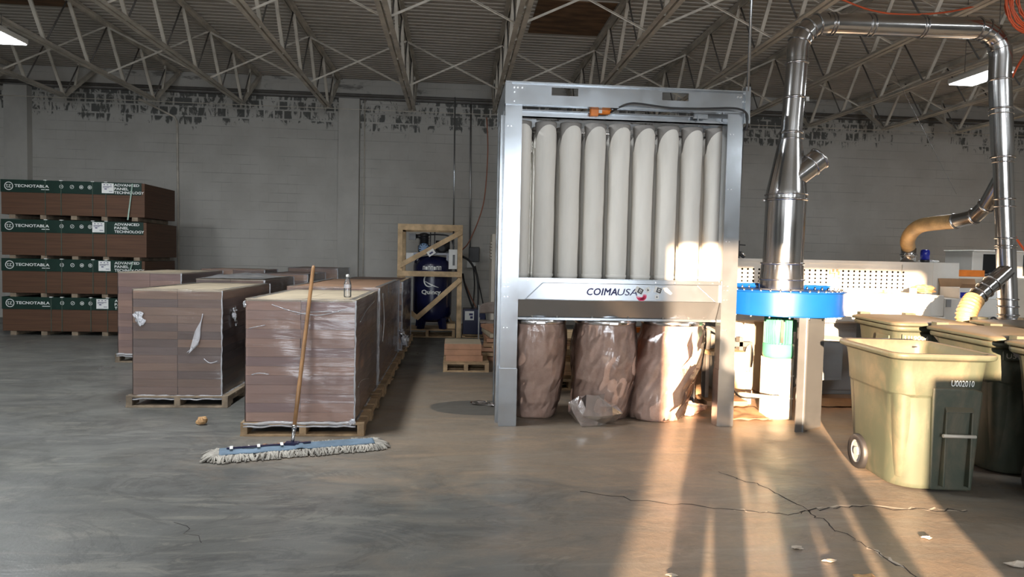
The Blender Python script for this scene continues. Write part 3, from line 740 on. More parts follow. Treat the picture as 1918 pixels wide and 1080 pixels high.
for rr, t0, t1, off in ((.022, .3, 3.6, 0), (.013, .8, 3.9, .003)):
    vs = []; m_ = 14
    for k in range(m_+1):
        t = t0+(t1-t0)*k/m_; wv = .004*math.sin(PI*k/m_)+.0005
        for s_ in (-1, 1): vs.append(cyl(am+(.004+(rr+s_*wv)*math.cos(t))/.565, .569, 1.165+off+(rr*.7+s_*wv)*math.sin(t)))
    b.add(vs, [(2*i, 2*i+1, 2*i+3, 2*i+2) for i in range(m_)])
for u, v, ww in ((-.02, 1.137, .045),): b.add([cyl(am+u/.565, .569, v), cyl(am+(u+ww)/.565, .569, v), cyl(am+(u+ww)/.565, .569, v-.003), cyl(am+u/.565, .569, v-.003)], [(0, 1, 2, 3)])
b.build('badge_mark', 'navy', bd)
MX, MY = 3.215, 6.46
b = MB(); b.lathe([(.118, .70), (.118, 1.05)], (MX, MY, 0), 32)
for k in range(30):
    a = 2*PI*k/30; b.bar((MX+.113*math.cos(a), MY+.113*math.sin(a), .74), (MX+.113*math.cos(a), MY+.113*math.sin(a), 1.0), .05, .007, (-math.sin(a), math.cos(a), 0))
mt = b.build('motor', 'green', FN)
b = MB(); b.lathe([(.10, .598), (.138, .605), (.145, .63), (.145, .735), (.135, .745)], (MX, MY, 0), 40); b.build('motor_cowl', 'green', mt)
b = MB(); b.box(MX+.09, MX+.16, MY-.06, MY+.06, .86, .98); b.build('terminal_box', 'green', mt, .006)
b = MB(); b.bar((MX-.035, MY-.142, .76), (MX-.03, MY-.142, .98), .03, .01, (0, 1, 0)); b.build('motor_tag', 'bolt', mt)
b = MB(); b.box(MX-.115, MX+.115, MY-.11, MY+.12, 0, .60); ped = b.build('motor_pedestal', 'cream_enamel', FN, .004)
b = MB(); b.box(MX-.118, MX+.118, MY-.114, MY-.108, .425, .44); b.box(MX-.118, MX+.118, MY-.114, MY-.108, .2, .215); b.build('seam_strip', 'white_enamel', ped)
b = MB(); b.prism([(3.185, 5.875, 0), (3.475, 6.08, 0), (3.468, 6.09, 0), (3.178, 5.885, 0)], (0, 0, 1.045)); b.box(3.115, 3.19, 5.872, 5.884, 0, 1.045); b.box(3.185, 3.197, 5.862, 5.884, 0, 1.045)
b.prism([(3.475, 6.08, 0), (3.43, 6.16, 0), (3.42, 6.155, 0), (3.465, 6.075, 0)], (0, 0, 1.045))
lg = b.build('support_leg', 'galv', FN)
for ax_ in (.9, 2.4):
    b = MB(); b.box(FX+.5*math.cos(ax_)-.05, FX+.5*math.cos(ax_)+.05, FY+.5*math.sin(ax_)-.02, FY+.5*math.sin(ax_)+.02, 0, 1.045); b.build('support_leg', 'galv', FN)
b = MB(); b.tube([(2.72, 6.28, .27), (3.12, 6.2, .245)], .018, 12); b.tube([(3.05, 6.214, .248), (3.13, 6.198, .245)], .022, 12); b.build('drain_pipe', 'cream_enamel', FN)
b = MB(); b.tube(smooth([(2.62, 6.15, .42), (2.63, 6.16, .36), (2.68, 6.2, .30), (2.76, 6.24, .245), (2.9, 6.25, .235), (3.05, 6.22, .26)]), .008, 8); tag(b.build('motor_cable', 'black'), 'black cable looping from the frame post to the blower pedestal', 'cable')
EB = thing('switch_box', 'grey electrical box behind the bright blower leg', 'electrical box', (3.7, 6.4, .4))
b = MB(); b.box(3.55, 3.80, 6.3, 6.48, .40, .80); b.build('box_body', 'grey_enamel', EB, .006)
b = MB(); b.box(3.575, 3.79, 6.292, 6.302, .43, .77); b.build('cover', 'grey_enamel', EB, .006)
b = MB(); b.prism([(3.52, 6.25, .80), (3.86, 6.25, .78), (3.86, 6.5, .8), (3.52, 6.5, .82)], (0, 0, .012)); b.build('top_flap', 'cream_enamel', EB)
for z in (.42, .70):
    b = MB(); b.box(3.5, 3.575, 6.25, 6.3, z-.02, z+.075); b.build('mounting_clip', 'yellow', EB, .008)
b = MB(); b.bar((3.48, 6.15, .42), (3.6, 6.38, .42), .03, .03); b.bar((3.48, 6.15, .74), (3.6, 6.38, .74), .03, .03); b.build('bracket', 'galv', EB)
b = MB(); b.tube(smooth([(3.56, 6.3, .40), (3.57, 6.28, .34), (3.54, 6.22, .29), (3.48, 6.17, .25)]), .010, 8); b.build('conduit_whip', 'grey_enamel', EB)
# duct run
DU = thing('exhaust_duct', 'tall silver duct rising from the blower and arching over to the right', 'duct', (FX, FY, 1.28))
def ring(p, ax, r, par, nm='clamp_ring', w=.022):
    p = V(p); ax = V(ax).normalized(); bb = MB(); bb.lathe([(r, -w/2), (r+.006, -w/2), (r+.012, -w/6), (r+.012, w/6), (r+.006, w/2), (r, w/2)], p, 40, ax, cap=False); return bb.build(nm, 'duct_band', par)
b = MB(); b.lathe([(.208, 1.285), (.208, 1.37), (.195, 1.52), (.193, 1.53)], (FX, FY, 0), 48, cap=False); s0_ = b.build('base_cone', 'duct', DU)
ring((FX, FY, 1.375), (0, 0, 1), .207, s0_, w=.016); ring((FX, FY, 1.53), (0, 0, 1), .194, s0_)
b = MB(); b.tube([(FX+.005, FY, 1.53), (FX+.012, FY, 2.14)], .188, 48, False); s1_ = b.build('wide_section', 'duct', DU)
b = MB(); b.tube([(FX+.012, FY, 2.14), (FX+.012, FY, 2.20), (FX+.014, FY, 2.24), (FX+.037, FY, 2.76), (FX+.038, FY, 2.82)], [.191, .191, .186, .106, .106], 48, False); s2_ = b.build('reducing_cone', 'duct', DU)
ring((FX+.012, FY, 2.15), (0, 0, 1), .191, s2_); ring((FX+.012, FY, 2.2), (0, 0, 1), .190, s2_, w=.012); ring((FX+.036, FY, 2.80), (0, 0, 1), .104, s2_); ring((FX+.037, FY, 2.74), (0, 0, 1), .106, s2_, w=.012)
b = MB(); b.tube([(FX-.2, FY-.02, 2.14), (FX-.235, FY-.03, 2.14)], .012, 8); b.build('clamp_screw', 'bolt', s2_)
ax_ = V((.30, -.02, .245)).normalized(); p0 = V((3.26, 6.36, 2.36)); p1 = V((3.50, 6.345, 2.555))
b = MB(); b.tube([p0, p1], .105, 40, False); b.tube([p1-ax_*.004, p1], .098, 40, False); b.lathe([(.0, 0), (.10, 0)], p1-ax_*.035, 32, ax_, cap=False); st = b.build('branch_stub', 'duct', DU)
ring(p0.lerp(p1, .66), ax_, .105, st, w=.014); ring(p1, ax_, .104, st, w=.02)
pa = V((FX+.038, FY, 2.80)); pb = V((FX+.07, FY, 3.52))
b = MB(); b.tube([pa, pb], .098, 40, False); s3_ = b.build('riser', 'duct', DU)
ring(pa.lerp(pb, .47), (0, 0, 1), .098, s3_); ring(pa.lerp(pb, .93), (0, 0, 1), .098, s3_)
b = MB(); b.bar(pa.lerp(pb, .47)+V((.1, -.03, -.01)), pa.lerp(pb, .47)+V((.13, -.03, -.01)), .03, .04); b.build('clamp_screw', 'bolt', s3_)
def elbow(c, r0, a0, a1, n, flip=1):
    return [(c[0]+r0*math.cos(a0+(a1-a0)*i/n)*flip, c[1], c[2]+r0*math.sin(a0+(a1-a0)*i/n)) for i in range(n+1)]
HZ = 3.865
ce_ = (pb.x+.27, FY, HZ-.27)
pts = elbow(ce_, .27, PI, PI/2, 5)
b = MB(); b.tube([pb]+pts, .1, 40, False, smooth=True); e1_ = b.build('elbow', 'duct', DU)
for q in pts[1:-1]:
    d_ = V((q[2]-ce_[2], 0, -(q[0]-ce_[0]))).normalized(); ring(q, d_, .099, e1_, 'elbow_seam', .008)
xr = 5.38
b = MB(); b.tube([(ce_[0], FY, HZ), (xr-.27, FY, HZ+.035)], .1, 40, False); s4_ = b.build('cross_duct', 'duct', DU)
for t in (.03, .05, .27, .30, .62, .64): ring((ce_[0]+(xr-.27-ce_[0])*t, FY, HZ+.035*t), (1, 0, .02), .1, s4_, w=.012)
ce2 = (xr-.27, FY, HZ+.035-.27); pts = elbow(ce2, .27, PI/2, 0, 5)
b = MB(); b.tube(pts+[(xr, FY, 3.4)], .1, 40, False); e2_ = b.build('elbow', 'duct', DU)
for q in pts[0:-1]:
    d_ = V((q[2]-ce2[2], 0, -(q[0]-ce2[0]))).normalized(); ring(q, d_, .1, e2_, 'elbow_seam', .008)
q0, q1 = V((xr, FY, 3.45)), V((xr+.235, FY, 1.0))
b = MB(); b.tube([q0, q0.lerp(q1, .30), q0.lerp(q1, .36), q1], [.1, .1, .088, .086], 40, False); s5_ = b.build('drop_duct', 'duct', DU)
for t, ww in ((.02, .02), (.135, .02), (.155, .012), (.33, .02), (.35, .012), (.50, .018), (.53, .014), (.66, .018), (.69, .014), (.70, .012), (.91, .016), (.94, .016), (.975, .016), (.99, .016)):
    ring(q0.lerp(q1, t), q1-q0, .1 if t < .34 else .087, s5_, w=ww)
bp0 = q0.lerp(q1, .80)+V((-.02, -.02, .02)); bp1 = V((5.17, 6.34, 1.22))
b = MB(); b.tube([bp0, bp1], .078, 32, False); br = b.build('lower_branch', 'duct', DU); dv = (bp1-bp0)
for t in (.45, .68, .86): ring(bp0.lerp(bp1, t), dv, .079, br, w=.014)
up0 = q0.lerp(q1, .40); up1 = V((5.454, 6.75, 2.07)); up2 = V((5.40, 6.95, 2.03))
b = MB(); b.tube([up0, up0.lerp(V((5.47, 6.6, 2.19)), .6), V((5.47, 6.62, 2.17)), up1, up2], .075, 32, False); ub = b.build('upper_branch', 'duct', DU)
ring(V((5.47, 6.62, 2.17)), (.1, -.8, .6), .076, ub); ring(up1, (.2, -1, .3), .076, ub); ring(up2, (.25, -1, .2), .076, ub)
def ribbed(pts, r, pitch, amp, name, lab, cat, n=24):
    P = smooth(pts, 10); L = [0]
    for i in range(1, len(P)): L.append(L[-1]+(P[i]-P[i-1]).length)
    out = []; rs = []; t = 0; i = 0; step = pitch/4; k = 0
    while t < L[-1]:
        while i < len(L)-2 and L[i+1] < t: i += 1
        out.append(P[i].lerp(P[i+1], (t-L[i])/max(1e-6, L[i+1]-L[i]))); rs.append(r+(amp if k % 4 in (1, 2) else 0)); t += step; k += 1
    bb = MB(); bb.tube(out, rs, n, False); return tag(bb.build(name, 'hose'), lab, cat)
ribbed([tuple(up2), (5.36, 7.2, 2.02), (5.36, 7.45, 2.0), (5.43, 7.7, 1.93), (5.55, 7.93, 1.84), (5.66, 8.07, 1.78), (5.69, 8.1, 1.72)], .078, .02, .003, 'flexible_hose', 'tan flexible hose curving down onto the white machine', 'hose')
ribbed([tuple(bp1), (5.10, 6.31, 1.15), (5.05, 6.29, 1.05), (5.06, 6.28, .9), (5.08, 6.3, .6), (5.1, 6.32, .004)], .085, .032, .010, 'flexible_hose', 'orange ribbed flexible hose hanging from the low duct branch', 'hose')
# ================================================================== wheeled trash carts
def rrect(cx, cy, w, d, r, z, n=5):
    g = []
    for qx, qy, a0 in ((1, 1, 0), (-1, 1, PI/2), (-1, -1, PI), (1, -1, 1.5*PI)):
        for k in range(n+1):
            a = a0+PI/2*k/n; g.append(V((cx+qx*(w/2-r)+r*math.cos(a), cy+qy*(d/2-r)+r*math.sin(a), z)))
    return g
def cart(label, loc, rot, lid, num=None, plate=None):
    r = thing('trash_cart', label, 'trash cart', (0, 0, 0), 'wheeled trash carts'); H = .95
    prof = [(.52, .72, .015, .17), (.535, .735, .05, .17), (.56, .76, .50, .15), (.575, .775, .645, .14), (.60, .80, .665, .12), (.61, .81, .78, .11), (.63, .83, .90, .10)]
    b = MB(); R = [rrect(0, 0, w_, d_, rr_, z) for w_, d_, z, rr_ in prof]
    R += [rrect(0, 0, .66, .85, .08, .905), rrect(0, 0, .70, .90, .09, .915), rrect(0, 0, .71, .91, .09, .935), rrect(0, 0, .70, .90, .09, .95), rrect(0, 0, .63, .82, .08, .95), rrect(0, 0, .60, .79, .07, .90), rrect(0, 0, .53, .72, .06, .40), rrect(0, 0, .48, .66, .05, .08)]
    b.rings(R, True); b.build('body', 'bin', r, .004)
    b = MB()                                    # front pilaster ribs, lift pocket and side ledges
    b.prism([(-.04, -.372, .012), (.24, -.372, .012), (.26, -.412, .66), (.26, -.412, .70), (.2, -.412, .72), (-.07, -.412, .72), (-.07, -.408, .66)], (0, .06, 0))
    b.build('front_rib', 'bin', r, .012)
    b = MB(); b.box(.015, .03, -.425, -.36, .05, .56); b.box(.185, .20, -.425, -.36, .05, .56); b.prism([(.015, -.428, .56), (.20, -.428, .56), (.20, -.40, .60), (.015, -.40, .60)], (0, .05, 0)); b.build('lift_pocket', 'bin', r, .004)
    b = MB(); b.tube([(.0, -.425, .40), (.215, -.425, .40)], .012, 12); b.build('lift_bar', 'cream_enamel', r)
    b = MB()
    for s_ in (-1, 1): b.bar((s_*.24, .40, .88), (s_*.24, .50, .93), .05, .05)
    b.tube([(-.27, .50, .93), (.27, .50, .93)], .02, 12); b.build('handle', 'blackpl', r)
    b = MB(); b.tube([(-.28, .15, .125), (.28, .15, .125)], .014, 10); b.build('axle', 'darksteel', r)
    for s_ in (-1, 1):
        b = MB(); x = s_*.272; b.lathe([(.085, -.03), (.12, -.034), (.13, -.02), (.13, .02), (.12, .034), (.085, .03)], (x, .15, .125), 40, (1, 0, 0), cap=False); wh = b.build('wheel', 'black', r)
        b = MB(); b.lathe([(.075, -.02), (.088, -.028), (.088, .028), (.075, .02)], (x, .15, .125), 32, (1, 0, 0), cap=False); b.lathe([(.03, -.03), (.03, .03)], (x, .15, .125), 20, (1, 0, 0))
        for k in range(8):
            a = PI*k/4; b.bar((x, .15+.02*math.cos(a), .13+.02*math.sin(a)), (x, .15+.085*math.cos(a), .13+.085*math.sin(a)), .04, .014, (1, 0, 0))
        b.lathe([(.02, -.012), (.088, -.012)], (x, .15, .125), 32, (1, 0, 0), cap=False)
        b.build('hub', 'grey_enamel', wh)
    if num:
        text(num, r, (.04, -.4165, .735), (1, 0, 0), (0, -.09, 1), .15, .042, 'lettering_white', .004, .012)
    if plate:
        b = MB(); b.box(-.27, -.02, -.423, -.411, .825, .885); pl = b.build('number_plate', 'bin', r, .003); text(plate, pl, (-.25, -.4235, .838), (1, 0, 0), (0, 0, 1), .20, .034, 'cream_enamel', .001)
        b = MB(); b.box(-.332, -.318, -.30, -.05, .80, .86); b.build('side_plate', 'bin', r, .003)
    if lid:
        b = MB(); R = []
        for w_, d_, z in ((.71, .93, .955), (.735, .96, .957), (.74, .965, .972), (.73, .955, .98), (.68, .90, .99), (.52, .72, 1.0), (.3, .45, 1.004), (.05, .08, 1.005)):
            g = rrect(0, 0, w_, d_, min(.1, w_*.4), z); R.append(g)
        b.rings(R, True); b.bar((-.2, -.3, .995), (-.2, .3, .995), .03, .012); b.bar((.2, -.3, .995), (.2, .3, .995), .03, .012)
        for s_ in (-1, 1): b.box(s_*.22-.05, s_*.22+.05, .44, .52, .94, 1.01)
        b.build('lid', 'bin', r)
    r.location = loc; r.rotation_euler = (0, 0, math.radians(rot)); r.scale = (1, 1, 1)
    return r
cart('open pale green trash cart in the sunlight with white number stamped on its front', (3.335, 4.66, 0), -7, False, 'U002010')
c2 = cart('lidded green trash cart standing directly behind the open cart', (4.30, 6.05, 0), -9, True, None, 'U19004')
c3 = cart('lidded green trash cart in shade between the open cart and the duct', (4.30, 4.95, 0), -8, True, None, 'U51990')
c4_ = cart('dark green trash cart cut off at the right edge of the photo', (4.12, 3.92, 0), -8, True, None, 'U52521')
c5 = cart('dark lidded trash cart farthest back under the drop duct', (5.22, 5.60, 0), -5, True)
for c in (c2, c3, c4_, c5): c.scale = (1, 1, 1.05)
# ================================================================== wrapped pallet loads
def pallet(x0, x1, y0, y1, z1, mat, parent=None, name='pallet', boards=7):
    """deck on stringers running front to back; z from the floor"""
    h = z1; b = MB(); n = boards; bw = (y1-y0)/n
    for k in range(n): b.box(x0, x1, y0+k*bw+.008, y0+(k+1)*bw-.012, h-.02, h)
    top = b.build(name, mat, parent, .002)
    for k in range(3):
        xc = x0+.03+(x1-x0-.06)*k/2; b = MB()
        b.box(xc-.028, xc+.028, y0+.004, y1-.004, .056, h-.0205)
        seg = max(2, int((y1-y0)/.5)); 
        for q in range(seg+1):
            yy = y0+.004+(y1-y0-.008-.16)*q/seg; b.box(xc-.028, xc+.028, yy, yy+.16, .0185, .056)
        b.build('stringer', mat, top, .002)
    for q in range(4):
        b = MB(); yy = y0+(y1-y0-.1)*q/3; b.box(x0, x1, yy, yy+.1, 0, .018); b.build('bottom_board', mat, top, .002)
    return top
def film_side(b, p0, p1, zlo, zhi, out, seed, amp, nu=26, nv=22):
    p0, p1, out = V(p0), V(p1), V(out)
    def fn(u, v):
        p = p0.lerp(p1, u); z = zlo+(zhi-zlo)*v
        w = amp*(.6*nz((p.x, p.y, z*2.3), 3.5, seed)+.8*abs(nz((p.x*1.0, p.y*1.0, z*4+u*1.5), 3.0, seed+4)))*math.sin(PI*min(1, u*8, (1-u)*8)/2)
        return p+out*(.006+max(0, w))+V((0, 0, z))
    b.grid(fn, nu, nv)
def load(name_lab, x0, x1, y0, y1, z0, z1, cols, lays, pal, seed, px=None, wrap=True, film='stretch', topmat='mdf_top', palmat='palletwood', group='wrapped pallet loads', tails=True, zp=.115):
    rnd = random.Random(seed)
    r = thing('pallet_load', name_lab, 'pallet load', ((x0+x1)/2, y0, 0), group)
    pallet(*(px or (x0-.03, x1+.05, y0-.03, y1+.03)), zp, palmat, r)
    tt = .014; hh = (z1-z0-tt)/lays; edges = [x0+(x1-x0)*k/cols for k in range(cols+1)]
    last = None
    for cix in range(cols):
        for k in range(lays):
            m_ = rnd.choice([q for q in range(6) if q != last]); last = m_; j = rnd.uniform(-.004, .004); jy = rnd.uniform(0, .006)
            b = MB(); b.box(edges[cix]+.001+max(0, j), edges[cix+1]-.001+min(0, j), y0+jy, y1-.002, z0+k*hh+.001, z0+(k+1)*hh-.001)
            b.build('board_pack', pal+str(m_), r)
    for cix in range(cols):
        b = MB(); b.box(edges[cix]+.002, edges[cix+1]-.002, y0+.001, y1-.002, z1-tt, z1); b.build('top_sheet', topmat, r)
    if wrap:
        b = MB(); zl = z0-.03
        film_side(b, (x0, y0, 0), (x1, y0, 0), zl, z1+.006, (0, -1, 0), seed, .016)
        film_side(b, (x1, y0, 0), (x1, y1, 0), zl, z1+.006, (1, 0, 0), seed+1, .016)
        film_side(b, (x0, y1, 0), (x0, y0, 0), zl, z1+.006, (-1, 0, 0), seed+2, .012, 12, 12)
        def lip(u, v):                                  # film folded over the rim of the top
            t = v*.06; per = u*4; k = int(min(per, 3.999)); f = per-k
            C = [(x0, y0), (x1, y0), (x1, y1), (x0, y1), (x0, y0)]; a, c = V((*C[k], 0)), V((*C[k+1], 0)); p = a.lerp(c, f)
            cx, cy = (x0+x1)/2, (y0+y1)/2
            p.x += (-1 if p.x > cx else 1)*t*min(1, abs(p.x-cx)/(.3*(x1-x0))); p.y += (-1 if p.y > cy else 1)*t*min(1, abs(p.y-cy)/(.3*(y1-y0)))
            return p+V((0, 0, z1+.007+.004*nz((p.x, p.y, v), 9, seed)))
        b.grid(lip, 80, 3); b.build('stretch_wrap', film, r)
        b = MB(); pts = []
        for k in range(30):
            u = k/29; pts.append((x0-.012+(x1-x0+.03)*u, y0-.016+.006*nz((u*5, 0, 0), 2, seed), z0-.01+.010*nz((u*6, 1, 0), 2, seed)))
        b.tube(pts, [.013+.006*nz((k*.7, 2, 0), 1, seed) for k in range(30)], 8)
        pts2 = [(x1+.014+.006*nz((0, k*.3, 3), 2, seed), y0+(y1-y0)*k/29, z0-.012+.012*nz((k*.4, 3, 0), 2, seed)) for k in range(30)]
        b.tube(pts2, .013, 8)
        pts3 = [(p[0], p[1]-.004, p[2]-.025+.006*nz((p[0]*8, 0, 0), 1, seed+9)) for p in pts]; b.tube(pts3, .009, 8)
        b.build('wrap_rope', 'stretch_thick', r)['label'] = 'bunched white rope of film at the base'
        for xx, yy, sd_ in ((x1+.006, y0-.006, 1), (x1+.006, y1-.006, 5)):
            b = MB(); pts = []; rs = []
            for k in range(44):
                z = z0+(z1-z0)*k/43; pts.append((xx+.006*nz((z*9, sd_, 0), 1.5, seed), yy+.006*nz((z*9, 0, sd_), 1.5, seed), z)); rs.append((.005+.009*abs(nz((z*14, sd_, sd_), 2, seed)))*(1.5 if y0 > 7 else 1))
            b.tube(pts, rs, 6); b.build('wrap_corner_fold', 'stretch_thick', r)
    return r
def film_tail(parent, p, out, size, seed, lab=None):
    rnd = random.Random(seed); b = MB(); p = V(p); out = V(out).normalized(); side = V((0, 0, 1)).cross(out)
    for q in range(4):
        c = p+side*rnd.uniform(-.3, .3)*size+V((0, 0, rnd.uniform(-.5, .4)*size))+out*.02
        crumple(b, c, (.22*abs(side.x)+.05)*size, (.22*abs(side.y)+.05)*size, rnd.uniform(.2, .4)*size, seed+q*3, .8, 9, 6)
    o = b.build('film_tail', 'stretch_thick', parent); o['label'] = lab or 'crumpled white tail of stretch film'; return o
def film_streak(parent, pts, w, nm='film_crease'):
    b = MB(); b.tube(pts, w, 6); return b.build(nm, 'stretch_thick', parent)
A = load('front wrapped pallet of rosy board packs with the mop leaning on it', -1.715, -.825, 5.76, 7.42, .118, 1.14, 2, 13, 'rose', 11, px=(-1.75, -.735, 5.73, 7.44))
film_streak(A, smooth([(-1.5, 5.735, 1.10), (-1.3, 5.73, 1.04), (-1.1, 5.728, 1.02), (-.84, 5.735, 1.09)]), .0035)
film_streak(A, smooth([(-1.3, 5.735, 1.02), (-1.15, 5.73, 1.045), (-.95, 5.728, 1.05)]), .003)
film_streak(A, smooth([(-1.68, 5.735, .90), (-1.62, 5.73, .915), (-1.55, 5.735, .93)]), .003); film_streak(A, smooth([(-1.66, 5.735, .515), (-1.6, 5.73, .53), (-1.52, 5.735, .52)]), .004)
film_streak(A, smooth([(-.80, 5.9, .95), (-.80, 6.3, 1.02), (-.80, 6.9, 1.06)]), .004); film_streak(A, smooth([(-.80, 5.82, .4), (-.80, 6.0, .42), (-.80, 6.5, .35)]), .003)
film_tail(A, (-1.70, 5.75, 1.09), (-1, -1, 0), .05, 3); film_tail(A, (-.835, 5.745, .12), (0, -1, 0), .05, 5)
Bq = load('second wrapped pallet in the right row, behind the one with the bottle', -1.80, -.82, 7.50, 10.1, .118, 1.165, 2, 13, 'rose', 23, px=(-1.83, -.73, 7.48, 10.12), topmat='brown3')
film_streak(Bq, smooth([(-.80, 7.7, 1.1), (-.79, 7.8, .8), (-.80, 7.75, .55)]), .006)
Cq = load('third wrapped pallet in the right row, nearest the compressor crate', -1.78, -.78, 10.25, 12.3, .118, 1.13, 2, 12, 'brown', 31, topmat='brown2')
film_tail(Cq, (-.76, 10.25, .3), (1, -1, 0), .2, 8)
D = load('left wrapped pallet with two columns of dark brown board packs', -3.095, -2.265, 6.83, 8.55, .118, 1.145, 2, 13, 'brown', 42, px=(-3.15, -2.19, 6.79, 8.57), palmat='oldpallet')
film_tail(D, (-3.0, 6.82, .89), (0, -1, 0), .13, 7, 'white crumpled tail of film on the left face'); film_tail(D, (-2.25, 7.15, .86), (1, -.3, 0), .15, 17, 'white crumpled tail of film on the right face')
b = MB(); b.add([(-2.44, 6.80, .87), (-2.47, 6.795, .62), (-2.56, 6.79, .53), (-2.50, 6.79, .75)], [(0, 1, 2, 3)]); b.tube(smooth([(-2.43, 6.80, .92), (-2.45, 6.79, .8), (-2.47, 6.79, .64), (-2.58, 6.80, .54)]), .005, 6); b.build('torn_film', 'stretch_thick', D)
film_streak(D, smooth([(-2.42, 6.8, .48), (-2.36, 6.795, .44), (-2.29, 6.8, .46)]), .005)
E_ = load('wrapped pallet left of the brown board pallet with reddish packs', -4.52, -3.70, 9.55, 11.2, .118, 1.22, 2, 12, 'rose', 51, palmat='oldpallet')
F_ = load('wrapped pallet behind the brown board load, under shiny crumpled film', -3.30, -2.45, 9.0, 10.6, .118, 1.17, 2, 12, 'brown', 61, palmat='oldpallet')
crumple_b = MB()
crumple_b.grid(lambda u, v: V((-3.28+.82*u, 9.0+1.2*v, 1.185+.03*math.sin(PI*u)*math.sin(PI*v)+.045*abs(nz((u*3, v*3, 0), 1.6, 3))*min(1, u*6, (1-u)*6, v*6, (1-v)*6))), 30, 30)
crumple_b.build('loose_top_film', 'stretch_thick', F_)['label'] = 'shiny crumpled film over the top'
G_ = load('dark wrapped pallet at the back left, behind the two left loads', -4.1, -3.1, 11.4, 12.2, .118, 1.24, 2, 12, 'brown', 71, topmat='brown1', palmat='oldpallet')
H_ = load('grey wrapped pallet at the back, right end of the left rows', -3.02, -2.35, 11.1, 12.6, .118, 1.19, 1, 12, 'brown', 81, topmat='brown4', palmat='oldpallet')
I_ = load('grey wrapped pallet nearest the back wall between both rows', -3.1, -2.2, 13.0, 14.4, .118, 1.25, 1, 12, 'brown', 91, topmat='brown4', palmat='oldpallet')
J_ = load('wrapped pallet added behind the viewer on the right to cast shade, out of view', 1.0, 2.1, -2.2, -1.3, .118, 1.57, 2, 16, 'rose', 99)  # unseen load added to throw the shade on the open cart
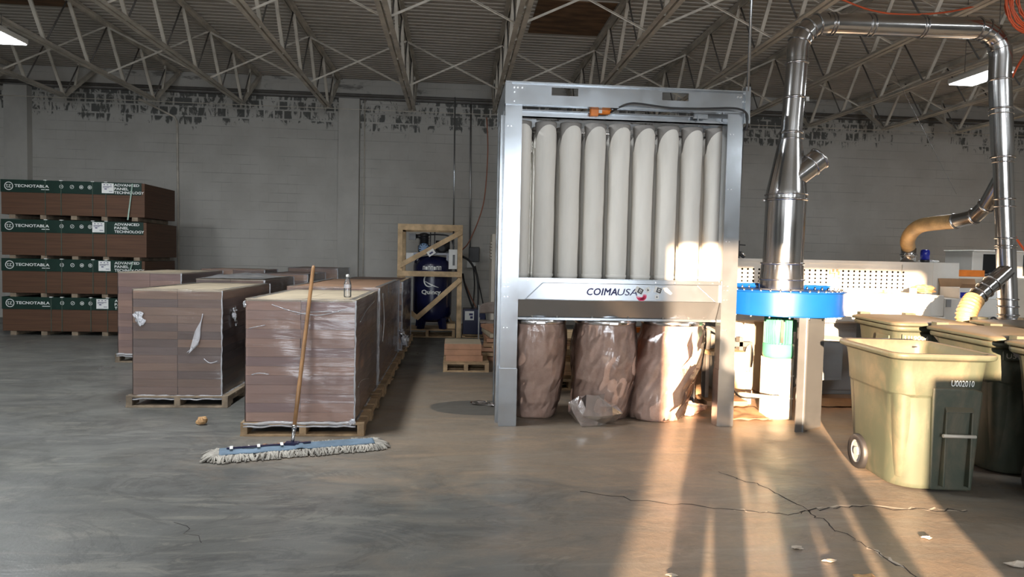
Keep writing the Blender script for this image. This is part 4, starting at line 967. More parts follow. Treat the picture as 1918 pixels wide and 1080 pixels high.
# ================================================================== board bundles
LV = [(2.09, 2.68, 2.47), (1.39, 2.0, 1.785), (.735, 1.325, 1.115), (.07, .66, .452)]
def bundle(i, zb, zt, zg, x0, x1, y0, y1, lab, lx):
    r = thing('board_bundle', lab, 'board bundle', ((x0+x1)/2, y0, zb-.07), 'stacked board bundles')
    b = MB(); b.box(x0, x1, y0, y1, zb, zt); b.build('board_stack', 'panel', r, .004)
    b = MB(); b.box(x0-.006, x1-.05, y0-.008, y0+.5, zg, zt+.006); b.box(x0-.006, x1-.05, y0-.006, y1+.006, zt+.001, zt+.006); w_ = b.build('wrapper', 'greenwrap', r); w_['label'] = 'dark green printed wrapper'
    for k in range(5):
        xx = x0+.12+(x1-x0-.34)*k/4; b = MB(); b.box(xx, xx+.10, y0+.01, y1-.02, zb-.0695, zb-.0005); b.build('dunnage_block', 'oldpallet', r)
    yy = y0-.010; hw = zt-zg
    b = MB()
    cx, cz, R_ = x0+.13, (zt+zg)/2, .072; vs = []; n = 36
    for k in range(n):
        a = 2*PI*k/n
        for q in (R_, R_-.013): vs.append((cx+q*math.cos(a), yy, cz+q*math.sin(a)))
    b.add(vs, [(2*k, 2*((k+1) % n), 2*((k+1) % n)+1, 2*k+1) for k in range(n)])
    for (a0, c0, a1, c1) in ((-.045, .02, -.012, .02), (-.03, .02, -.03, -.022), (-.03, -.022, -.008, -.022), (0, .02, .034, .02), (.022, .02, .0, -.022), (.0, -.022, .04, -.022)):
        b.bar((cx+a0, yy, cz+c0), (cx+a1, yy, cz+c1), .009, .0015, (0, -1, 0))
    b.build('logo', 'lettering_white', w_)
    text('TECNOTABLA', w_, (x0+.225, y0-.0095, cz-.018), (1, 0, 0), (0, 0, 1), .56, .05, 'lettering_white', .001, .02)
    b = MB(); b.box(x0+.66, x0+.79, yy-.001, yy, cz-.055, cz-.043); b.build('subtitle_line', 'lettering_white', w_)
    for k, xx in enumerate((.99, 1.165, 1.32, 1.46)):
        b = MB(); vs = []
        for q in range(24):
            a = 2*PI*q/24
            for rr in (.033, .026): vs.append((x0+xx+rr*math.cos(a), yy, cz+.012+rr*math.sin(a)))
        b.add(vs, [(2*q, 2*((q+1) % 24), 2*((q+1) % 24)+1, 2*q+1) for q in range(24)])
        if k == 0: b.bar((x0+xx-.014, yy, cz+.012), (x0+xx+.014, yy, cz+.012), .012, .001, (0, -1, 0)); b.bar((x0+xx, yy, cz-.002), (x0+xx, yy, cz+.026), .01, .001, (0, -1, 0))
        if k == 1: b.bar((x0+xx-.012, yy, cz), (x0+xx+.012, yy, cz+.024), .008, .001, (0, -1, 0))
        if k == 2: b.bar((x0+xx-.016, yy, cz+.018), (x0+xx+.016, yy, cz+.018), .01, .001, (0, -1, 0)); b.bar((x0+xx-.016, yy, cz+.004), (x0+xx+.016, yy, cz+.004), .01, .001, (0, -1, 0))
        if k == 3: b.bar((x0+xx, yy, cz-.006), (x0+xx, yy, cz+.03), .01, .001, (0, -1, 0)); b.bar((x0+xx-.018, yy, cz+.012), (x0+xx+.018, yy, cz+.012), .008, .001, (0, -1, 0))
        b.build('icon', 'lettering_white', w_)
    b = MB(); h_ = hw*.82
    b.box(x0+lx, x0+lx+.2, y0-.013, y0-.0085, zt-.012-h_, zt-.012, 0)
    for q in range(3): b.box(x0+lx+.03+q*.055, x0+lx+.055+q*.055, y0-.0145, y0-.013, zt-.045, zt-.033, 1)
    b.box(x0+lx+.02, x0+lx+.17, y0-.0145, y0-.013, zt-.075, zt-.066, 1); b.box(x0+lx+.02, x0+lx+.12, y0-.0145, y0-.013, zt-.092, zt-.085, 1); b.box(x0+lx+.045, x0+lx+.085, y0-.0145, y0-.013, zt-.12, zt-.105, 1)
    b.box(x0+lx+.12, x0+lx+.18, y0-.0145, y0-.013, zt-.155, zt-.147, 1)
    b.build('shipping_label', ['label', 'navy'], r)
    for q, body in enumerate(('ADVANCED', 'PANEL', 'TECHNOLOGY')):
        text(body, w_, (x0+1.865, y0-.0095, zt-.062-.064*q), (1, 0, 0), (0, 0, 1), (.42, .24, .50)[q], .046, 'lettering_white', .001, .02)
    for xx in ((.72, .98, 1.50, 1.72) if i < 3 else (.8, .98, 1.46, 1.74)):
        b = MB(); b.box(x0+xx, x0+xx+.012, y0-.012, y0-.009, zb, zt+.008); b.box(x0+xx, x0+xx+.012, y0-.012, y1, zt+.006, zt+.010); b.build('strap', 'straptrans', r)
        b = MB(); b.box(x0+xx-.02, x0+xx+.03, y0-.016, y0+.02, zt+.002, zt+.014); b.build('edge_protector', 'lettering_white', r)
    return r
BL = ['top dark brown board bundle of the four in the stack', 'second board bundle from the top of the stack', 'third board bundle from the top, half hidden by wrapped loads', 'bottom board bundle resting on the floor blocks']
for i, (zb, zt, zg) in enumerate(LV):
    bb_ = bundle(i, zb, zt, zg, -7.80, -5.43+(.03 if i == 1 else 0), 12.43, 13.72, BL[i], (1.66, 1.50, 1.60, 1.56)[i])
    if i in (0, 2):
        b = MB(); b.bar((-5.62, 12.40, zt-.01), (-5.70, 12.40, zb-.05 if i == 0 else zb+.3), .022, .004, (0, -1, 0)); b.build('loose_strap', 'strap', bb_)['label'] = 'pale green loose strap'
# ================================================================== mop, bottle, scraps
MP = thing('dust_mop', 'wide blue dust mop with grey yarn fringe leaning on the front pallet', 'mop', (-1.2, 5.3, 0))
P0, P1 = V((-1.78, 5.105, 0)), V((-.56, 5.465, 0)); dm = (P1-P0).normalized(); nm_ = V((-dm.y, dm.x, 0)); L_ = (P1-P0).length
b = MB()
b.grid(lambda u, v: P0+dm*(.07+(L_-.14)*u)+nm_*((v-.5)*.17)+V((0, 0, .042+.016*math.sin(PI*v)+.006*nz((u*9, v*2, 0), 1.2, 2)+(.010 if abs(u-.5) < .02 else 0))), 60, 8)
b.build('mop_cloth', 'mopblue', MP, solid=.006)
rnd = random.Random(5)
def yarn(n, lo, hi, mat_, nm2):
    b = MB()
    for k in range(n):
        u = rnd.uniform(lo, hi); sd_ = 1 if rnd.random() < .5 else -1
        if nm2 == 'dusty': sd_ = 1
        base = P0+dm*(.03+(L_-.06)*u)+nm_*(sd_*rnd.uniform(.05, .08)); ln = rnd.uniform(.05, .10); sw = rnd.uniform(-.05, .05)
        p2 = base+nm_*(sd_*ln*.55)+dm*sw*.5; p3 = base+nm_*(sd_*ln)+dm*sw
        b.tube([base+V((0, 0, .036 if nm2 == 'grey' else .055)), p2+V((0, 0, rnd.uniform(.022, .042))), p3+V((0, 0, .009)), p3+dm*rnd.uniform(-.02, .02)-nm_*sd_*.012+V((0, 0, .008))], [.007, .008, .0075, .006], 5, True)
    return b
b = yarn(620, 0, 1, 'mopyarn', 'grey')
for k in range(70):
    e = rnd.choice((0, 1)); base = (P0+dm*.07) if e == 0 else (P1-dm*.07); dd = -dm if e == 0 else dm; o_ = nm_*rnd.uniform(-.07, .07)
    p3 = base+o_*1.5+dd*rnd.uniform(.06, .13); b.tube([base+o_+V((0, 0, .04)), base.lerp(p3, .6)+o_*.4+V((0, 0, .035)), p3+V((0, 0, .009))], .0075, 5)
y_ = b.build('yarn_fringe', 'mopyarn', MP); y_['kind'] = 'stuff'
b = yarn(80, .28, .56, 'mopdust', 'dusty'); y_ = b.build('dusty_yarn', 'mopdust', MP); y_['kind'] = 'stuff'; y_['label'] = 'tan dusty patch of yarn'
hb = P0+dm*(L_*.46)+V((0, 0, .06))
b = MB()
b.bar(P0+dm*.12+V((0, 0, .068)), P1-dm*.55+V((0, 0, .070)), .024, .008); b.box(hb.x-.05, hb.x+.05, hb.y-.03, hb.y+.03, .06, .08); b.build('frame_wire', 'navytank', MP)
for t in (.12, .27, .40):
    b = MB(); q = P0+dm*(L_*t); b.bar(q+nm_*-.045+V((0, 0, .074)), q+nm_*.03+V((0, 0, .074)), .022, .004); b.build('snap_tab', 'white', MP)
ht = V((-1.178, 5.80, 1.425)); 
b = MB(); b.tube([hb, hb.lerp(ht, .09)], [.012, .016], 16); b.tube([hb.lerp(ht, .08), hb.lerp(ht, .10)], .018, 16); b.build('handle_socket', 'duct_band', MP)
b = MB(); b.tube([hb.lerp(ht, .085), hb.lerp(ht, .3), hb.lerp(ht, .6), hb.lerp(ht, .985), ht], [.0155, .0165, .016, .0155, .011], 16); b.build('handle', 'handle', MP)
BT = thing('water_bottle', 'clear plastic water bottle standing on the front wrapped pallet', 'bottle', (-.945, 6.12, 1.15))
b = MB(); c_ = (-.945, 6.12, 1.149); prof = [(.012, .002), (.03, .0), (.033, .008), (.033, .03), (.0315, .035), (.033, .04), (.033, .07), (.0315, .075), (.033, .08), (.033, .105), (.031, .118), (.022, .148), (.013, .165), (.0125, .182)]
b.lathe(prof, c_, 32, cap=False); b.build('bottle_body', 'bottle', BT)
b = MB(); b.lathe([(.0143, .178), (.0148, .18), (.0148, .196), (.0135, .2), (.0, .2)], c_, 24); b.build('cap', 'white', BT)
b = MB(); b.lathe([(.0335, .082), (.0335, .112)], c_, 32, cap=False); b.build('label_band', 'stretch_thick', BT)
b = MB(); crumple(b, (-2.20, 6.13, .03), .05, .035, .03, 3, .6, 9, 6); crumple(b, (-2.17, 6.11, .05), .03, .02, .025, 6, .6, 8, 5); tag(b.build('wood_scrap', 'leaf'), 'small crumpled tan scrap on the floor left of the front pallet', 'scrap')
for k, (x, y, s_, lb) in enumerate(((1.87, 3.44, .03, 'in the sun between the two people shadows'), (1.95, 3.28, .028, 'near the bottom edge between the shadows'), (2.68, 3.55, .028, 'on the sunny floor right of the shadows'), (1.08, 3.15, .03, 'at the bottom edge left of the shadows'), (2.92, 3.2, .05, 'at the lower right corner of the photo'), (2.02, 3.08, .05, 'at the bottom edge between the right shadows'))):
    b = MB(); crumple(b, (x, y, s_*.2), s_, s_*.6, s_*.25, k*2.3, .7, 8, 5); tag(b.build('floor_chip', 'leaf' if k == 5 else 'pale_edge'), 'small chip of debris '+lb, 'chip', 'chips on the floor')
# ================================================================== crate and compressor
CR = thing('shipping_crate', 'open pine shipping crate frame around the dark blue compressor', 'crate', (-.46, 12.75, 0))
x0, x1, yf, yb = -1.06, .14, 12.72, 13.62
b = MB(); b.box(x0, x1, yf-.0, yf+.04, 2.0, 2.115); b.build('top_rail', 'pine', CR, .003)
for xa, z0 in ((x0, .0), (x1-.09, 0)):
    b = MB(); b.box(xa, xa+.09, yf, yf+.04, z0, 2.0); b.build('corner_post', 'pine', CR, .003)
    b = MB(); b.box(xa, xa+.09, yb-.04, yb, z0, 2.08); b.build('rear_post', 'pine', CR, .003)
b = MB(); b.box(x0, x1-.002, yf-.042, yf-.002, 1.145, 1.245); b.build('middle_rail', 'pine', CR, .003)
b = MB(); b.bar((x0+.03, yf-.022, 1.33), (x1-.03, yf-.022, 1.98), .09, .036, (0, 1, 0)); b.build('diagonal_brace', 'pine', CR, .003)
b = MB(); b.bar((-.70, yf-.022, .36), (x1-.03, yf-.022, 1.10), .09, .036, (0, 1, 0)); b.build('diagonal_brace', 'pine', CR, .003)
b = MB(); b.bar((x0+.04, yf-.064, .66), (-.68, yf-.064, .38), .08, .034, (0, 1, 0)); b.build('diagonal_brace', 'pine', CR, .003)
b = MB(); b.box(x0, x1, yb-.04, yb, 2.0, 2.1); b.build('rear_rail', 'pine', CR); b = MB(); b.box(x0, x0+.04, yf+.04, yb-.04, 2.02, 2.1); b.box(x1-.04, x1, yf+.04, yb-.04, 2.02, 2.1); b.build('side_rail', 'pine', CR)
b = MB(); b.bar((-.5, yf-.046, 1.55), (-.38, yf-.046, 1.63), .10, .006, (0, 1, 0)); b.bar((-.47, yf-.05, 1.565), (-.41, yf-.05, 1.605), .03, .003, (0, 1, 0), 1); b.build('paper_label', ['white', 'navy'], CR)
pallet(-1.02, .03, yf+.05, yb-.05, .15, 'palletwood', CR, 'crate_pallet')
b = MB(); b.prism([(-.02, 13.4, .16), (.02, 13.35, .16), (-.18, 13.3, .55), (-.2, 13.3, .55)], (0, .02, 0)); b.box(-.15, .03, 13.0, 13.5, .15, .24); b.build('loose_scrap', 'pine', CR)
CP = thing('air_compressor', 'dark blue vertical tank air compressor inside the pine crate', 'compressor', (-.42, 13.15, .15))
cx, cy = -.42, 13.15
b = MB(); b.lathe([(.05, .26), (.2, .27), (.33, .33), (.365, .42), (.37, .5), (.37, 1.34), (.355, 1.42), (.28, 1.5), (.1, 1.53), (.0, 1.535)], (cx, cy, 0), 48); tk = b.build('tank', 'navytank', CP)
for a in (-2.2, -.9, .7, 2.4):
    b = MB(); c, s_ = math.cos(a), math.sin(a); b.prism([(cx+.22*c-.05*s_, cy+.22*s_+.05*c, .36), (cx+.36*c-.06*s_, cy+.36*s_+.06*c, .36), (cx+.40*c-.05*s_, cy+.40*s_+.05*c, .151), (cx+.30*c-.05*s_, cy+.30*s_+.05*c, .151)], (.1*s_, -.1*c, 0)); b.build('tank_foot', 'navytank', CP)
b = MB(); b.box(cx-.36, cx+.36, cy-.2, cy+.2, 1.55, 1.59); b.box(cx-.3, cx-.26, cy-.18, cy+.18, 1.4, 1.55); b.box(cx+.26, cx+.3, cy-.18, cy+.18, 1.4, 1.55); b.build('motor_platform', 'navytank', CP)
b = MB(); b.lathe([(.1, 1.59), (.12, 1.62), (.12, 1.72), (.085, 1.74)], (cx-.17, cy-.02, 0), 24)
for k in range(7): b.lathe([(.105, 1.74+k*.022), (.105, 1.75+k*.022)], (cx-.17, cy-.02, 0), 24)
b.lathe([(.08, 1.74), (.08, 1.9), (.1, 1.91), (.09, 1.95), (.03, 1.97)], (cx-.17, cy-.02, 0), 24); b.box(cx-.46, cx-.33, cy-.1, cy+.04, 1.83, 1.95); b.tube([(cx-.33, cy-.03, 1.9), (cx-.2, cy-.03, 1.9)], .04, 12); b.build('pump', 'blackpl', CP)
b = MB(); n_ = 10
for k in range(n_):
    a = 2*PI*k/n_; b.bar((cx-.17+.02*math.cos(a), cy-.16, 1.67+.02*math.sin(a)), (cx-.17+.095*math.cos(a), cy-.16, 1.67+.095*math.sin(a)), .03, .02, (0, 1, 0))
b.lathe([(.04, 0), (.04, .03)], (cx-.17, cy-.16, 1.67), 16, (0, -1, 0)); b.lathe([(.09, 0), (.1, 0), (.1, .02), (.09, .02)], (cx-.17, cy-.15, 1.67), 28, (0, -1, 0), cap=False); b.build('pump_fan', 'bluecap', CP)
b = MB(); b.tube([(cx+.05, cy-.0, 1.72), (cx+.32, cy, 1.72)], .11, 24); b.lathe([(.1, 0), (.1, .02), (.05, .03)], (cx+.17, cy-.16, 1.68), 24, (0, -1, 0)); b.box(cx+.02, cx+.3, cy-.1, cy+.1, 1.59, 1.63); b.build('electric_motor', 'black', CP)
b = MB(); b.tube(smooth([(cx-.1, cy-.05, 1.93), (cx+.1, cy-.1, 1.94), (cx+.32, cy-.1, 1.9), (cx+.4, cy-.05, 1.7)]), .014, 8); b.tube(smooth([(cx+.3, cy-.2, 1.62), (cx+.46, cy-.3, 1.55), (cx+.5, cy-.3, 1.3), (cx+.42, cy-.28, 1.22)]), .014, 8); b.tube([(cx-.05, cy-.05, 1.5), (cx-.05, cy-.05, 1.98)], .01, 8); b.tube([(cx+.03, cy-.05, 1.6), (cx+.03, cy-.05, 1.99)], .01, 8); b.build('pipework', 'blackpl', CP)
b = MB(); b.box(cx-.50, cx-.36, cy-.15, cy+.1, 1.44, 1.58); b.build('white_box', 'white', CP)
b = MB(); vs = []; n_ = 40
def tc(u, z, r=.3715): return (cx+r*math.sin(u/.37), cy-r*math.cos(u/.37), z)
for k in range(n_+1):
    a = PI*.1+2*PI*.83*k/n_; wv = .012*math.sin(PI*k/n_)**.7+.002
    for s_ in (-1, 1): vs.append(tc(-.05+(.10+s_*wv)*math.cos(a), 1.07+(.115+s_*wv)*math.sin(a)))
b.add(vs, [(2*i, 2*i+1, 2*i+3, 2*i+2) for i in range(n_)])
vs = []
for k in range(16):
    t = k/15; wv = .010*math.sin(PI*t)+.002
    for s_ in (-1, 1): vs.append(tc(-.14+.27*t, 1.06-.17*t+.05*t*t+s_*wv))
b.add(vs, [(2*i, 2*i+1, 2*i+3, 2*i+2) for i in range(15)]); b.build('swoosh_logo', 'lettering_white', tk)
text('Quincy', tk, (cx-.19, cy-.375, .79), (1, 0, 0), (0, 0, 1), .36, .105, 'lettering_white', .0, .03)
text('AIR', tk, (cx-.17, cy-.374, 1.29), (1, 0, 0), (0, 0, 1), .0001+.09, .05, 'lettering_white', 0, .03) if False else None
b = MB()
for k in range(7):
    if k in (1, 4): b.add([tc(-.18+.052*k, 1.27), tc(-.14+.052*k, 1.27), tc(-.14+.052*k, 1.33), tc(-.18+.052*k, 1.33)], [(0, 1, 2, 3)])
    else:
        u = -.18+.052*k; b.add([tc(u, 1.27), tc(u+.012, 1.27), tc(u+.012, 1.34), tc(u, 1.34)], [(0, 1, 2, 3)]); b.add([tc(u, 1.325), tc(u+.042, 1.325), tc(u+.042, 1.34), tc(u, 1.34)], [(0, 1, 2, 3)]); b.add([tc(u+.03, 1.27), tc(u+.042, 1.27), tc(u+.042, 1.34), tc(u+.03, 1.34)], [(0, 1, 2, 3)])
b.build('worn_lettering', 'lettering_white', tk)
DS = thing('disconnect_box', 'pale electrical disconnect box with conduit in front of the compressor', 'electrical box', (-.03, 12.86, 1.25))
b = MB(); b.box(-.115, .045, 12.80, 12.9, 1.29, 1.66); b.build('box_body', 'label', DS, .006)
b = MB(); b.box(-.04, .0, 12.79, 12.8, 1.36, 1.56); b.box(.045, .06, 12.81, 12.88, 1.38, 1.58); b.build('switch', 'blackpl', DS)
b = MB(); b.tube([(-.03, 12.86, 1.66), (-.05, 12.88, 4.5)], .016, 10); b.build('conduit_drop', 'galv', DS)
b = MB(); b.tube([(.02, 12.86, 1.29), (.02, 12.86, 1.22)], .02, 10); b.build('cable_gland', 'blackpl', DS)
# dryer, chair, wall socket and cords
DR = thing('air_dryer', 'squat black and blue air dryer box between crate and chair', 'air dryer', (.35, 13.0, 0))
b = MB(); b.box(.17, .60, 12.85, 13.3, .06, .54); b.build('dryer_case', 'navytank', DR, .01)
b = MB(); b.box(.21, .38, 12.843, 12.85, .33, .50); dl = b.build('front_label', 'label', DR)
b = MB(); b.box(.31, .36, 12.838, 12.843, .36, .405); b.box(.29, .36, 12.838, 12.843, .42, .46); b.build('gauge_print', 'navy', dl)
pallet(.16, .80, 12.80, 13.35, .058, 'palletwood', DR, 'wood_skid', 4)
CH = thing('folding_chair', 'beige metal folding chair beside the left frame post', 'chair', (.6, 11.5, 0))
b = MB()
b.grid(lambda u, v: V((.43+.42*u, 11.42+.06*math.sin(PI*u), .58+.19*v*(1-.35*abs(2*u-1)**3))), 16, 6); b.build('backrest', 'chair', CH, solid=.01)
b = MB(); b.box(.44, .84, 11.42, 11.8, .415, .44); b.build('seat', 'chair', CH, .01)
for s_ in (.42, .86):
    b = MB(); b.tube(smooth([(s_, 11.30, .008), (s_, 11.42, .42), (s_, 11.46, .72)]), .011, 10); b.build('front_leg', 'grey_enamel', CH)
    b = MB(); b.tube([(s_+(.015 if s_ < .6 else -.015), 11.86, .008), (s_+(.015 if s_ < .6 else -.015), 11.5, .50)], .011, 10); b.build('rear_leg', 'grey_enamel', CH)
b = MB(); b.tube([(.42, 11.34, .12), (.86, 11.34, .12)], .008, 8); b.build('stretcher', 'grey_enamel', CH)
SO = thing('wall_socket', 'grey wall socket box with black plug on the back wall', 'socket', (.38, 15.47, 1.25))
b = MB(); b.box(.28, .47, 15.40, 15.5, 1.28, 1.46); b.build('box_body', 'label', SO, .005)
b = MB(); b.box(.31, .55, 15.33, 15.4, 1.42, 1.75); b.build('plug_housing', 'blackpl', SO, .01)
def cord(name, pts, r, mat, lab, cat='cord'):
    b = MB(); b.tube(smooth(pts), r, 8); return tag(b.build(name, mat), lab, cat)
cord('power_cable', [(.42, 15.36, 1.3), (.45, 15.2, .9), (.42, 15.0, .35), (.45, 14.9, .012)], .014, 'black', 'black cord dropping straight from the wall socket')
cord('power_cable', [(.46, 15.36, 1.32), (.55, 15.1, .9), (.68, 14.9, .3), (.7, 14.8, .012)], .014, 'black', 'black cord slanting right below the wall socket')
cord('black_hose', [(.1, 13.0, 1.55), (.28, 13.05, 1.45), (.42, 13.1, 1.2), (.46, 13.1, .9), (.46, 13.1, .545)], .022, 'black', 'thick black hose curving from the compressor to the dryer')
cord('black_hose', [(.16, 13.4, 1.2), (.2, 13.4, 1.0), (.3, 13.3, .7), (.36, 13.2, .545)], .018, 'black', 'thinner black hose slanting down behind the crate post')
cord('air_hose', [(.62, 14.6, 4.5), (.66, 14.6, 3.8), (.62, 14.6, 2.9), (.52, 14.7, 2.4), (.3, 14.9, 1.85), (.12, 15.0, 1.6), (.14, 14.6, 1.2), (.3, 13.8, .8), (.45, 13.6, .5)], .013, 'dirtypink', 'thin red air hose sagging down the wall beside the crate', 'hose')
BC = thing('louvered_cabinet', 'beige louvered machine cabinet behind the left frame post', 'cabinet', (1.0, 12.5, 0))
b = MB(); b.box(.66, 1.5, 12.2, 12.9, 0, 1.95); b.build('cabinet_body', 'cream_enamel', BC, .01)
b = MB()
for k in range(6): b.box(.68, 1.48, 12.185, 12.2, 1.50+k*.055, 1.53+k*.055); b.box(.645, .66, 12.25, 12.85, 1.50+k*.055, 1.53+k*.055)
b.build('louver', 'cream_enamel', BC)
# small pallet of sheets, loose piles behind the frame
SP = thing('sheet_pallet', 'small pallet with a low stack of reddish sheets in the aisle', 'pallet load', (.15, 9.2, 0))
pallet(-.13, .48, 8.95, 9.75, .12, 'palletwood', SP)
for k, (za, zb, xa, xb, m_) in enumerate(((.121, .20, -.10, .40, 'mdf'), (.201, .28, -.12, .38, 'mdf'), (.281, .355, -.12, .38, 'mdf'))):
    b = MB(); b.box(xa, xb, 9.12, 9.7, za, zb-.002); b.build('sheet_pack', m_, SP, .002)
b = MB(); b.box(-.115, .375, 9.13, 9.69, .3535, .358); b.build('top_sheet', 'mdf_top', SP)
def slab(lab, x0, x1, y0, y1, z0, z1, mat, rz=0, tilt=0, grp='loose sheets behind the filter frame'):
    b = MB(); b.box(-(x1-x0)/2, (x1-x0)/2, -(y1-y0)/2, (y1-y0)/2, 0, z1-z0); o = b.build('wood_sheet', mat, None, .002, origin=(0, 0, 0)); o.location = ((x0+x1)/2, (y0+y1)/2, z0); o.rotation_euler = (0, tilt, rz); return tag(o, lab, 'sheet', grp)
LP = thing('lumber_pile', 'pile of boards and sheets stacked behind the hanging dust bags', 'lumber pile', (1.3, 8.3, 0))
pallet(.55, 2.2, 7.75, 8.9, .12, 'palletwood', LP)
rnd = random.Random(77); z = .121
for k in range(9):
    h = rnd.choice((.03, .05, .07)); a_ = rnd.uniform(-.08, .06); m_ = rnd.choice(('pine', 'palletwood', 'mdf', 'mdf', 'cardboard'))
    b = MB(); b.box(.56+a_, 2.15+rnd.uniform(-.1, .06), 7.78+rnd.uniform(0, .06), 8.85, z, z+h-.003); b.build('board_layer', m_, LP, .002); z += h
    if k in (2, 5):
        for xx in (.75, 1.3, 1.9):
            b = MB(); b.box(xx, xx+.08, 7.8, 8.8, z-.002, z+.035); b.build('spacer', 'pine', LP)
        z += .036
for k in range(5):
    slab(('lowest of the loose sheets leaning by the left frame post', 'loose sheet second from the floor by the left post', 'middle loose sheet in the fanned pile by the left post', 'loose sheet second from the top by the left post', 'topmost loose sheet in the fanned pile by the left post')[k], .50+.05*k, 1.35, 7.0+.42*k*.4+1.9, 9.6+.1*k, .002+.075*k, .06+.075*k, ('mdf', 'palletwood', 'mdf_top', 'mdf', 'cardboard')[k], -.12+.05*k) if False else None
PL = thing('sheet_pile', 'fanned pile of reddish sheets right of the small pallet', 'sheet pile', (.85, 9.5, 0))
for k in range(7):
    b = MB(); a = -.25+.07*k; c, s_ = math.cos(a), math.sin(a); w_, d_ = .52, .45; q = [(-w_, -d_), (w_, -d_), (w_, d_), (-w_, d_)]; ox = .95+.012*k; oy = 10.3+.03*k
    b.prism([(ox+u*c-v*s_, oy+u*s_+v*c, .002+.068*k) for u, v in q], (0, 0, .055)); b.build('sheet', ('mdf', 'palletwood', 'mdf', 'cardboard', 'mdf', 'mdf_top', 'mdf')[k], PL)
    if k < 6:
        b = MB(); b.box(ox-.3, ox-.2, oy-.2, oy+.2, .0565+.068*k, .0705+.068*k); b.box(ox+.2, ox+.3, oy-.2, oy+.2, .0565+.068*k, .0705+.068*k); b.build('spacer', 'pine', PL)
tag_ = MB(); tag_.prism([(2.40, 7.55, .0), (2.86, 7.55, 0), (2.86, 7.57, 0), (2.40, 7.57, 0)], (0, .08, .92)); tag(tag_.build('cardboard_sheet', 'cardboard'), 'tall brown cardboard panel standing behind the right frame post', 'panel')
b = MB(); b.box(1.6, 2.40, 7.62, 7.70, .70, .76); b.box(1.62, 1.7, 7.62, 7.70, 0, .70); b.box(2.3, 2.38, 7.62, 7.7, 0, .70); tag(b.build('orange_trestle', 'orange'), 'orange rail behind the right dust bag', 'trestle')
b = MB()
for k, q in enumerate(((.18, 7.0, .10), (.30, 6.9, .07))): crumple(b, (q[0]+.12, q[1], .018), q[2], q[2]*.6, .02, k*3.1, .6, 10, 6)
tag(b.build('plastic_scrap', 'loose'), 'flat scrap of clear film on the floor by the left post', 'plastic scrap')
# ================================================================== machines at the right
PS = thing('panel_machine', 'long white woodworking machine with a perforated fence behind the blower', 'machine', (4.4, 8.2, 0))
b = MB(); b.box(3.0, 5.54, 8.0, 8.12, .9, 1.585); b.box(3.0, 5.54, 7.985, 8.0, 1.55, 1.585)
for i in range(31):
    x = 3.42+.0715*i
    for j in range(5):
        if 4.6 < x < 4.75 : continue
        b.disc((x, 7.9995, 1.455-.048*j), .0135, (0, -1, 0), 8, 1, .001)
b.build('perforated_fence', ['white_enamel', 'hole'], PS)
b = MB(); b.box(4.64, 4.66, 7.99, 8, 1.44, 1.475); b.box(4.69, 4.71, 7.99, 8, 1.44, 1.475)
for q in ((4.60, 1.37, .06, .012), (4.60, 1.41, .012, .05), (4.66, 1.37, .012, .06), (4.61, 1.42, .06, .012), (4.71, 1.40, .02, .05), (4.71, 1.36, .03, .02)): b.box(q[0], q[0]+q[2], 7.99, 8, q[1], q[1]+q[3])
b.build('hung_tool', 'palletwood', PS)
b = MB(); b.box(3.0, 5.55, 7.45, 8.0, .95, 1.21); b.box(5.55, 5.74, 7.5, 8.0, .95, 1.2); b.box(2.9, 5.7, 7.40, 7.46, .88, .95); b.box(2.9, 5.7, 7.46, 8.0, .86, .95); b.build('table_beam', 'white_enamel', PS, .01)
for x0, x1, m_ in ((3.15, 3.5, 'cream_enamel'), (3.62, 3.95, 'cream_enamel'), (4.25, 4.75, 'grey_enamel'), (5.05, 5.55, 'cream_enamel')):
    b = MB(); b.box(x0, x1, 7.62, 8.4, 0, .86); b.box(x0+.03, x1-.03, 7.61, 7.62, .05, .80); b.build('base_cabinet', m_, PS, .006)
b = MB(); b.box(5.55, 6.3, 8.0, 8.7, 0, 1.585); b.box(5.95, 5.96, 7.995, 8.0, .3, 1.58); b.build('end_housing', 'white_enamel', PS, .012)
b = MB(); b.tube([(5.69, 8.1, 1.585), (5.69, 8.1, 1.76)], .086, 24); b.lathe([(.088, 0), (.1, .004), (.1, .016), (.088, .02)], (5.69, 8.1, 1.66), 28, cap=False); b.build('suction_port', 'duct', PS)
BE = thing('warning_beacon', 'small blue warning beacon on top of the white machine', 'beacon', (6.02, 8.25, 1.585))
b = MB(); b.lathe([(.055, 0), (.055, .03), (.05, .035)], (6.02, 8.25, 1.586), 20); b.build('beacon_base', 'blackpl', BE)
b = MB(); b.lathe([(.052, .03), (.055, .12), (.05, .155), (.03, .165)], (6.02, 8.25, 1.586), 24); b.build('beacon_lens', 'beacon', BE)
b = MB(); crumple(b, (6.15, 8.35, 1.60), .12, .1, .02, 2, .4); tag(b.build('paper_pile', 'white'), 'crumpled white paper on top of the machine end housing', 'paper')
CL = thing('bench_clamp', 'black and silver clamp tool on the machine fence beside the right frame post', 'clamp', (3.42, 8.05, 1.585))
b = MB(); b.box(3.40, 3.46, 8.02, 8.08, 1.585, 1.80); b.box(3.36, 3.44, 8.02, 8.07, 1.74, 1.80); b.bar((3.44, 8.04, 1.75), (3.54, 8.04, 1.745), .012, .015); b.bar((3.45, 8.04, 1.66), (3.53, 8.04, 1.60), .035, .04); b.build('clamp_body', 'blackpl', CL, .004)
b = MB(); b.tube([(3.48, 8.02, 1.66), (3.53, 8.02, 1.61)], .014, 10); b.tube([(3.40, 8.0, 1.71), (3.40, 8.0, 1.75)], .014, 10); b.build('clamp_screw', 'bolt', CL)
b = MB(); b.box(3.3, 3.42, 8.0, 8.1, 1.586, 1.63); b.build('clamp_block', 'plywood', CL)
WC = thing('white_cabinet', 'white machine cabinet under the cardboard boxes at the right', 'cabinet', (6.1, 7.9, 0))
